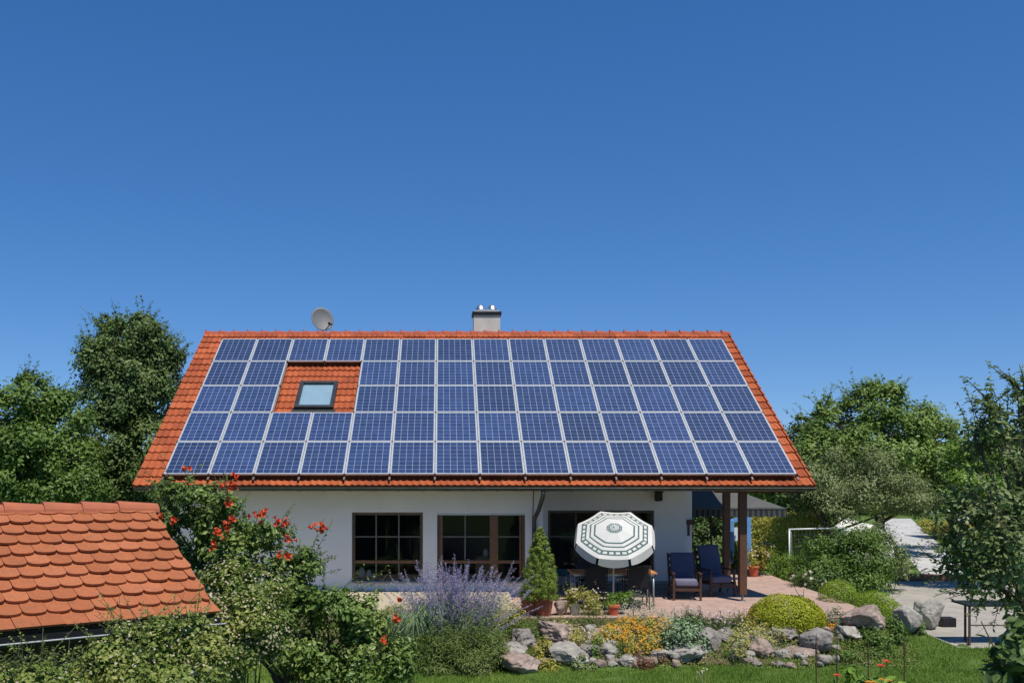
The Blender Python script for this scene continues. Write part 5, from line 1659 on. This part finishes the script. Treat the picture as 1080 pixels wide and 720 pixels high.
# ------------------------------------------------------------------ trees
def T_(name, label, D, tb, specs, n, size, mat, seed, **kw):
    bl = [ell(px, py, rx, ry, D + dd, ryd=kw.get('dep')) for px, py, rx, ry, dd in specs]
    kw.pop('dep', None)
    base = (xa(tb, D), D, LAWN)
    return tree(name, label, 'tree', base, bl, n, size, mat, seed, **kw)
T_('maple_tree', 'tall dark maple rising left of the house roof', 32, 135,
   [(137, 358, 38, 30, 0), (105, 378, 26, 26, -.6), (168, 376, 28, 28, .3), (120, 415, 36, 38, -.7), (162, 420, 34, 38, 0), (135, 392, 42, 34, -.5), (112, 465, 40, 38, -.8), (155, 470, 40, 40, -.5), (100, 500, 36, 30, -1), (140, 510, 36, 26, -.9), (182, 378, 12, 14, .2), (150, 342, 16, 14, 0), (118, 345, 14, 14, 0)],
   60000, .12, M['lf_dark'], 201, r0=.2, nshoot=120, shlen=.7, aspect=.6, clump=.24, density=2.2, shell=.4)
T_('hazel_tree', 'leafy mid-green tree at the left edge beyond the shed', 28, 35,
   [(28, 425, 34, 28, 0), (60, 445, 34, 30, .4), (10, 450, 34, 36, 0), (40, 478, 46, 36, -.4), (75, 490, 34, 34, 0), (15, 505, 40, 32, -.6), (-30, 450, 34, 40, 0), (30, 402, 14, 10, 0), (62, 420, 18, 14, .4), (60, 515, 44, 22, -.6)],
   34000, .12, M['lf_mid'], 202, r0=.14, nshoot=70, shlen=.6, density=1.8)
T_('walnut_tree', 'broad light green tree right of the house behind the square parasol', 36, 925,
   [(925, 432, 40, 28, 0), (885, 450, 34, 28, -.4), (968, 450, 34, 30, .4), (925, 470, 54, 36, -.6), (880, 490, 44, 34, -.8), (975, 492, 40, 36, -.2), (930, 515, 50, 30, -1), (985, 525, 34, 24, -.6), (868, 430, 12, 12, 0), (935, 410, 18, 10, 0), (905, 424, 16, 10, 0), (995, 462, 16, 16, .3)],
   40000, .15, M['lf_walnut'], 203, r0=.22, nshoot=110, shlen=.8, aspect=.5, clump=.26)
T_('willow_tree', 'grey-green tree with darker crown at the foot of the broad light green tree', 31, 890,
   [(870, 505, 34, 28, 0), (905, 512, 36, 28, .3), (945, 522, 32, 22, 0), (880, 530, 40, 18, -.3), (845, 500, 16, 20, 0), (925, 500, 30, 26, .3), (860, 525, 26, 22, 0), (975, 530, 26, 16, .4)],
   24000, .10, M['lf_grey'], 204, r0=.13, nshoot=60, shlen=.6, aspect=.4)
T_('hornbeam_tree', 'dark green tree just visible along the right rake of the roof', 41, 848,
   [(848, 470, 26, 30, 0), (830, 490, 24, 34, 0), (862, 455, 20, 18, .3), (842, 520, 34, 30, 0), (815, 500, 22, 34, 0), (846, 447, 10, 10, 0)],
   14000, .16, M['lf_dark'], 205, r0=.16, nshoot=30, shlen=.8)
T_('yew_tree', 'very dark ivy-grown tree seen through the porch behind the armchairs', 31.5, 742,
   [(745, 530, 18, 22, 0), (760, 548, 16, 22, .3), (735, 560, 18, 24, 0), (752, 578, 22, 16, 0), (776, 528, 14, 16, .5), (730, 520, 16, 20, .3), (755, 508, 26, 18, .6)],
   14000, .10, M['lf_dark'], 206, r0=.14, nshoot=30, shlen=.4)
T_('pear_tree', 'fresh green tree behind the apple tree at the right edge', 27, 1040,
   [(1020, 480, 22, 20, 0), (1046, 470, 28, 26, .3), (1075, 480, 30, 30, 0), (1030, 510, 34, 26, -.3), (1068, 515, 34, 26, -.4), (1100, 460, 30, 40, .5), (1012, 500, 18, 20, 0)],
   17000, .11, M['lf_bright'], 207, r0=.13, nshoot=50, shlen=.5)
T_('plum_tree', 'dark leafy tree above the far lean-to roof', 38, 1015,
   [(1005, 520, 30, 20, 0), (1040, 520, 34, 22, 0), (1075, 522, 34, 22, .3), (985, 505, 22, 22, .3), (1110, 510, 34, 34, 0)],
   11000, .13, M['lf_dark'], 208, r0=.14, nshoot=20, shlen=.5)
# far wood closing the horizon
def far_wood():
    rng = np.random.default_rng(210)
    P_, N_ = [], []
    for i in range(150):
        a = rng.uniform(-1.15, 1.15)
        D = rng.uniform(62, 92); x = D * math.tan(a); y = D
        h = rng.uniform(3.2, 5.2); w_ = rng.uniform(2.5, 4)
        m = 420
        d = unit(rng.normal(size=(m, 3))); r = rng.uniform(.75, 1.05, size=(m, 1))
        bump = 1 + .18 * np.sin(d[:, :1]*7 + i) * np.cos(d[:, 2:]*6 + i*2)
        P_.append(np.array([x, y, LAWN + h * .5]) + d * r * bump * np.array([w_, w_, h * .5])); N_.append(d + rng.normal(size=(m, 3)) * .5)
    p = np.concatenate(P_); V, T = leaf_cards(rng, p, np.concatenate(N_), .75, .8)
    o = np_mesh('far_wood', V, T, M['lf_mid'])
    tag(o, 'distant belt of green trees closing the view at the horizon', 'wood', kind='stuff')
far_wood()

# ------------------------------------------------------------------ foreground: apple tree, trumpet vine, roses, stakes
FINE = True
def apple():
    D = 12.0
    specs = [(1052, 470, 30, 38, 0), (1078, 440, 22, 40, .2), (1044, 530, 40, 34, -.1), (1026, 575, 34, 34, 0), (1066, 585, 34, 44, -.3), (1095, 520, 40, 60, .2), (1048, 615, 34, 24, -.2), (1020, 540, 26, 24, .2), (1085, 640, 30, 30, -.3), (1008, 596, 18, 16, 0), (1046, 428, 11, 24, 0), (1080, 416, 9, 20, 0), (1028, 458, 14, 14, 0), (1004, 566, 14, 14, 0)]
    rng = np.random.default_rng(220)
    base = Vector((xa(1100, D), D, LAWN)); root = thing('apple_tree', 'apple tree with upright leafy shoots at the right edge', 'tree', tuple(base))
    bl = [ell(px, py, rx, ry, D + dd) for px, py, rx, ry, dd in specs]
    bl = [(tuple(np.array(c) - np.array(base)), r) for c, r in bl]
    pts, nr = crown_points(rng, bl, 4000, .3, up=.3, shell=.35)
    parts = [leaf_cards(rng, pts, nr, .085, .5, .3)]
    st, dr, ln = [], [], []
    tips = [((1052, 470), (1040, 390)), ((1060, 470), (1052, 412)), ((1045, 480), (1019, 408)), ((1075, 450), (1076, 400)), ((1085, 450), (1090, 405)), ((1040, 500), (1024, 432)), ((1035, 480), (1034, 440)),
            ((1030, 480), (1003, 462)), ((1035, 500), (1000, 484)), ((1020, 560), (978, 566)), ((1015, 575), (976, 590)), ((1015, 590), (985, 606)), ((1010, 545), (984, 545)), ((1030, 610), (1000, 628)), ((1040, 620), (1022, 648)),
            ((1060, 620), (1044, 660)), ((1075, 630), (1065, 672)), ((1025, 520), (1005, 512)), ((1062, 440), (1066, 404)), ((1070, 600), (1040, 640)), ((1020, 530), (990, 525))]
    for (a, b) in tips:
        p = P(*a, D) - base; q_ = P(*b, D + rng.uniform(-.3, .3)) - base
        st.append(np.array(p)); dr.append(np.array(q_ - p)); ln.append((q_ - p).length)
    for _ in range(90):
        c, r = bl[rng.integers(len(bl))]; d = unit(rng.normal(size=(1, 3)))[0]
        st.append(np.array(c) + d*np.array(r)*.7); dr.append(d + np.array([0, 0, .3])); ln.append(rng.uniform(.2, .5))
    sp_, stems = shoots(rng, st, dr, ln, 62, .085, .45)
    parts += sp_; V, T = join(parts); np_mesh('crown', V, T, M['lf_apple'], root)
    near = [min((c for c, r in bl), key=lambda c: (Vector(c) - Vector(s[0])).length) for s in stems]
    bark_tree(root, (0, 0, 0), bl, .09, rng, list(zip(stems, near)))
apple()

def dark_shrub_corner():
    D = 7.0
    rng = np.random.default_rng(221)
    base = Vector((xa(1075, D), D, LAWN)); root = thing('dark_leaved_shrub', 'dark broad-leaved shrub close by in the lower right corner', 'shrub', tuple(base))
    bl = [ell(px, py, rx, ry, D) for px, py, rx, ry in ((1064, 690, 16, 22), (1085, 680, 22, 30), (1075, 730, 34, 24), (1050, 712, 14, 14))]
    bl = [(tuple(np.array(c) - np.array(base)), r) for c, r in bl]
    pts, nr = crown_points(rng, bl, 520, .4, up=.2, shell=.3)
    parts = [leaf_cards(rng, pts, nr + np.array([0, -.4, 0]), .11, .7, .3)]
    st = [np.array(P(a, b, D) - base) for a, b in ((1062, 715), (1075, 700), (1060, 700))]
    en = [np.array(P(a, b, D) - base) for a, b in ((1046, 668), (1064, 655), (1044, 700))]
    sp_, stems = shoots(rng, st, [e - s for s, e in zip(st, en)], [np.linalg.norm(e - s) for s, e in zip(st, en)], 20, .11, .7)
    V, T = join(parts + sp_); np_mesh('foliage', V, T, M['lf_dark'], root)
    sm = MB()
    for s in stems: sm.tube(s, [.008, .006, .004], 5, cap=False)
    for c, r in bl: sm.tube([(0, 0, -.02), (Vector(c) * .5 + Vector((.03, 0, 0))), c], [.018, .012, .007], 6)
    sm.build('stems', M['bark'], root)
dark_shrub_corner()

def trumpet(rng, pts, dirs, root):
    """orange-red trumpets in clusters: flared five-lobed funnels"""
    V, T = [], []
    for p, d in zip(pts, dirs):
        d = Vector(d).normalized(); a = d.orthogonal().normalized(); b = d.cross(a)
        L = rng.uniform(.038, .055); rings = ((0, .006), (.45, .008), (.8, .012), (1.0, .026))
        o = len(V); n = 10
        for t, r in rings:
            for k in range(n):
                th = 2*math.pi*k/n; rr = r * (1.25 if (k % 2 == 0 and t == 1.0) else (.85 if t == 1.0 else 1))
                V.append(tuple(Vector(p) + d*L*t + (a*math.cos(th) + b*math.sin(th))*rr))
        for i in range(3):
            for k in range(n): T.append((o+i*n+k, o+i*n+(k+1) % n, o+(i+1)*n+(k+1) % n, o+(i+1)*n+k))
    return np_mesh('flower_cluster', V, T, M['fl_red'], root, smooth=True)

def vine():
    D = 10.5
    rng = np.random.default_rng(230)
    base = Vector((xa(352, D), D, LAWN)); root = thing('trumpet_vine', 'trumpet vine bearing clusters of scarlet flowers between shed and house', 'climbing plant', tuple(base))
    specs = [(185, 512, 26, 9, .3), (215, 522, 34, 18, .3), (205, 545, 22, 12, .4), (178, 545, 12, 22, .5), (190, 590, 14, 30, .8), (218, 570, 22, 26, .4), (212, 600, 18, 22, .6), (225, 540, 26, 18, .4), (238, 552, 34, 26, .2), (255, 590, 38, 28, .1), (280, 565, 24, 16, .2), (300, 610, 44, 28, 0), (345, 640, 44, 26, 0), (330, 672, 46, 34, 0), (378, 655, 34, 28, 0),
             (395, 690, 40, 26, -.1), (355, 702, 50, 26, -.1), (300, 640, 34, 26, 0), (420, 702, 22, 18, 0), (250, 625, 26, 22, .3), (318, 590, 22, 14, .1)]
    bl = [ell(px, py, rx, ry, D + dd) for px, py, rx, ry, dd in specs]
    bl = [(tuple(np.array(c) - np.array(base)), r) for c, r in bl]
    pts, nr = crown_points(rng, bl, 23000, .30, up=.3, shell=.3)
    parts = [leaf_cards(rng, pts, nr, .060, .52, .35)]
    st, dr, ln = [], [], []
    tips = [((320, 600), (345, 555)), ((325, 605), (352, 585)), ((290, 580), (305, 548)), ((300, 575), (330, 580)), ((265, 560), (280, 542)), ((240, 530), (238, 502)), ((225, 510), (247, 500)), ((200, 508), (195, 492)), ((180, 510), (160, 503)),
            ((340, 640), (385, 604)), ((350, 640), (395, 612)), ((370, 650), (405, 618)), ((385, 660), (425, 628)), ((400, 670), (425, 650)), ((380, 670), (415, 672)), ((300, 600), (350, 600)), ((170, 530), (185, 560)), ((260, 575), (300, 560)), ((240, 640), (215, 600)), ((395, 640), (400, 600))]
    for (a, b) in tips:
        for _ in range(2):
            p = P(*a, D) - base; q_ = P(b[0] + rng.normal()*4, b[1] + rng.normal()*4, D + rng.uniform(-.25, .25)) - base
            st.append(np.array(p)); dr.append(np.array(q_ - p)); ln.append((q_ - p).length)
    for _ in range(190):
        c, r = bl[rng.integers(len(bl))]; d = unit(rng.normal(size=(1, 3)))[0]
        st.append(np.array(c) + d*np.array(r)*.75); dr.append(d + np.array([0, 0, .15])); ln.append(rng.uniform(.12, .4))
    sp_, stems = shoots(rng, st, dr, ln, 52, .055, .42)
    V, T = join(parts + sp_); np_mesh('foliage', V, T, M['lf_vine'], root)
    sm = MB()
    for s in stems: sm.tube(s, [.005, .004, .002], 4, cap=False)
    for c, r in bl:
        c = Vector(c); sm.tube([(rng.normal()*.08, rng.normal()*.08, -.02), c*.4 + Vector((0, 0, .35)), c*.75 + Vector((0, 0, .12)), c], [.035, .025, .015, .008], 6)
    sm.build('stems', M['bark'], root)
    fl = [(238, 553), (246, 547), (233, 565), (228, 561), (276, 544), (281, 541), (301, 553), (307, 569), (303, 586), (296, 586), (341, 557), (338, 556), (239, 530), (244, 514), (240, 512), (197, 494), (249, 502), (419, 630), (420, 651), (404, 676), (331, 556), (292, 550), (226, 575), (185, 548), (172, 545), (269, 543)]
    for px, py in fl:
        fp, fd = [], []
        c = P(px, py, D - .30) - base
        for _ in range(rng.integers(3, 6)):
            d = Vector((rng.normal(), rng.normal() - .8, rng.normal() * .7 + .35)).normalized()
            fp.append(tuple(c + d * .004 + Vector(rng.normal(size=3)) * .014)); fd.append(tuple(d))
        trumpet(rng, fp, fd, root)
vine()

def rose(label, D, specs, n, size, seed, bloom, mat, nsh=90, seedheads=0, tips=()):
    rng = np.random.default_rng(seed)
    base = Vector((xa(specs[0][0], D), D, LAWN)); root = thing('rose_shrub', label, 'rose shrub', tuple(base))
    bl = [ell(px, py, rx, ry, D + dd) for px, py, rx, ry, dd in specs]
    bl = [(tuple(np.array(c) - np.array(base)), r) for c, r in bl]
    pts, nr = crown_points(rng, bl, n, .3, up=.3, shell=.3)
    parts = [leaf_cards(rng, pts, nr, size, .55, .35)]
    st, dr, ln = [], [], []
    for _ in range(nsh):
        c, r = bl[rng.integers(len(bl))]; d = unit(rng.normal(size=(1, 3)))[0]; d[2] = abs(d[2])
        st.append(np.array(c) + d*np.array(r)*.75); dr.append(d + np.array([0, 0, .4])); ln.append(rng.uniform(.08, .28))
    for (a, b) in tips:
        p = P(*a, D) - base; q_ = P(*b, D) - base
        st.append(np.array(p)); dr.append(np.array(q_ - p)); ln.append((q_ - p).length)
    sp_, stems = shoots(rng, st, dr, ln, 60, size, .5)
    V, T = join(parts + sp_); np_mesh('foliage', V, T, mat, root)
    sm = MB()
    for s in stems: sm.tube(s, [.003, .002, .0015], 4, cap=False)
    for c, r in bl:
        c = Vector(c)
        for _ in range(2): sm.tube([(rng.normal()*.12, rng.normal()*.08, -.02), c*.5 + Vector(rng.normal(size=3))*.06, c + Vector(rng.normal(size=3))*.08], [.012, .009, .005], 5)
    sm.build('stems', M['twig'], root)
    if bloom:
        cnt, fs, fm = bloom; P_, N_ = [], []
        for c, r in bl:
            m = cnt // len(bl); d = unit(rng.normal(size=(m, 3))); d[:, 1] = -np.abs(d[:, 1])
            P_.append(np.array(c) + d*np.array(r)*rng.uniform(.95, 1.25, size=(m, 1))); N_.append(d + np.array([0, -.3, .4]))
        flowers(rng, np.concatenate(P_), np.concatenate(N_), fs, 'blossoms', fm, root, 6)
    return root
FINE = False
rose('rambling rose covered in withered cream blossoms right of the shed roof', 8.6, [(262, 660, 32, 34, 0), (240, 620, 26, 28, .2), (275, 630, 26, 26, .3), (238, 690, 34, 34, 0), (285, 668, 22, 24, .1), (225, 655, 18, 24, 0)], 12000, .044, 240, (800, .024, M['fl_cream']), M['lf_rose'])
rose('leafy rose shrub growing up over the shed gutter in the lower left', 6.1, [(120, 698, 40, 26, 0), (165, 678, 36, 24, .1), (200, 668, 30, 24, .2), (90, 712, 30, 16, 0), (175, 712, 50, 24, -.1), (215, 700, 34, 34, 0), (135, 668, 18, 12, .1)], 15000, .038, 241, (260, .020, M['fl_cream']), M['lf_rose'],
     tips=[((115, 665), (118, 640)), ((120, 665), (105, 642)), ((110, 665), (128, 646)), ((160, 655), (185, 632)), ((185, 650), (205, 625)), ((60, 700), (38, 692)), ((100, 680), (90, 660)), ((200, 650), (215, 640))])
rose('low bright rose shrub at the very bottom left under the shed wall', 5.6, [(20, 718, 34, 18, 0), (55, 720, 30, 14, 0), (-15, 714, 26, 22, 0), (38, 710, 14, 10, 0)], 6500, .036, 242, (60, .020, M['fl_cream']), M['lf_rose'], 60)

FINE = True
# iron stakes among the foreground flowers
def stake(px, top, D, lab, rings=False):
    x = xa(px, D); zt = HC - (top - CY)/F*D
    mb = MB(); h = zt - LAWN
    mb.tube([(0, 0, -.01), (.004, 0, h*.5), (-.004, 0, h*.93), (0, 0, h)], [.007, .007, .007, .002], 6)
    if rings:
        for k in range(7): mb.lathe([(.007, 0), (.014, .012), (.007, .024)], (0, 0, h*.88 + k*.016), 8)
    o = mb.build('plant_stake', M['rust'], None, loc=(x, D, LAWN)); tag(o, lab, 'stake', 'rusty plant stakes in the flower bed')
stake(861, 667, 10.5, 'thick-tipped rusty stake, leftmost of the row before the rockery', True)
stake(883, 676, 10.2, 'rusty plant stake rising beside the single red flower')
stake(916, 672, 10.5, 'rusty plant stake left of the pair of red flowers')
stake(954, 668, 10.3, 'rusty plant stake with knobbly top right of the red flower pair', True)
def bloom_stem(px, py, D, r, m, lab, petals=9, name='flower', leafy=True):
    rng = np.random.default_rng(int(px * 7 + py))
    p = P(px, py, D); base = Vector((p.x, D, LAWN)); root = thing(name, lab, 'flower', tuple(base))
    top = p - base
    MB().tube([(0, 0, -.01), (.01, 0, top.z*.5), top], [.005, .004, .003], 6).build('stem', M['twig'], root)
    V, T = [], []
    for ring, (rr, tilt) in enumerate(((r, .15), (r*.7, .5), (r*.4, .9))):
        for k in range(petals):
            a = 2*math.pi*k/petals + ring*.3; d = Vector((math.cos(a), math.sin(a)*.8 - .25, tilt)).normalized(); s = Vector((-math.sin(a), math.cos(a), 0))
            o = len(V); w_ = rr*.26
            V += [tuple(top), tuple(top + d*rr*.6 + s*w_), tuple(top + d*rr), tuple(top + d*rr*.6 - s*w_)]; T += [(o, o+1, o+2), (o, o+2, o+3)]
    np_mesh('petals', V, T, m, root)
    if leafy:
        m_ = 14; t = rng.uniform(.3, .93, m_)[:, None]
        pts = np.array([0, 0, 1])*top.z*t + rng.normal(size=(m_, 3))*.03
        V, T = leaf_cards(rng, pts, rng.normal(size=(m_, 3)) + np.array([0, 0, 1]), .10, .35); np_mesh('leaves', V, T, M['lf_bright'], root)
bloom_stem(883, 712, 9.8, .045, M['fl_red'], 'single scarlet flower in front of the second stake')
bloom_stem(929, 702, 9.6, .05, M['fl_red'], 'larger lower scarlet flower of the pair between the stakes')
bloom_stem(935, 697.5, 9.8, .05, M['fl_red'], 'upper scarlet flower of the pair between the stakes')
bloom_stem(916, 719, 9.0, .04, M['fl_orange'], 'yellow-orange flower at the bottom edge, left of its three neighbours')
bloom_stem(930, 716.5, 9.2, .035, M['fl_orange'], 'orange flower at the bottom edge below the scarlet pair')
bloom_stem(938, 717.5, 9.1, .035, M['fl_orange'], 'small orange flower at the bottom edge right of the scarlet pair')
bloom_stem(921, 719, 9.1, .035, M['fl_orange'], 'yellow flower at the bottom edge in the middle of the orange group')
bl_ = [ell(898, 712, 12, 8, 9.6), ell(908, 722, 18, 8, 9.4), ell(940, 722, 16, 7, 9.6)]
shrub('young_plant', 'young plant with broad light green leaves among the iron stakes', 'plant', bl_, (bl_[0][0][0], 9.6, LAWN), 110, .12, M['lf_bright'], 260, aspect=.6)
bl_ = [ell(925, 742, 60, 22, 9.6), ell(870, 745, 40, 20, 9.8)]
shrub('flower_bed_plants', 'leafy bed of flower foliage just under the bottom edge by the stakes', 'plant', bl_, (bl_[0][0][0], 9.6, LAWN), 1800, .06, M['lf_mid'], 261)
o = rock(736, 718, 10, 12, RW, 'x', 5); bpy.data.objects.remove(o)
wisps('seed_head_stems', 'two pale seed-head stems at the bottom edge on the lawn', 'plant', 732, 746, 719, .2, 8, M['lf_tan'], M['fl_cream'], .04, 262)

# low ground cover between the stones of the bank
def ground_cover():
    rng = np.random.default_rng(300)
    n = 1500
    x = rng.uniform(-5.6, 8.7, n); y = rng.uniform(16.95, 18.8, n)
    P_, N_ = [], []
    for a, b in zip(x, y):
        m = int(rng.integers(10, 34)); r = rng.uniform(.06, .16)
        o = rng.normal(size=(m, 3)) * np.array([r, r * .8, r * .35]); o[:, 2] = np.abs(o[:, 2])
        P_.append(np.array([a, b, gz(a, b) + .02]) + o); N_.append(o * 4 + np.array([0, 0, .8]) + rng.normal(size=(m, 3)) * .4)
    p = np.concatenate(P_); q = np.concatenate(N_)
    V, T = leaf_cards(rng, p, q, .038, .45)
    tag(np_mesh('ground_cover', V, T, M['lf_cover']), 'low mixed creeping greenery filling the soil between the rockery stones', 'ground cover', kind='stuff')
M['lf_cover'] = leafmat('creeping_leaf', (.06, .09, .025), (.10, .12, .04), (.19, .18, .09), .6, .25, .3, .9)
ground_cover()
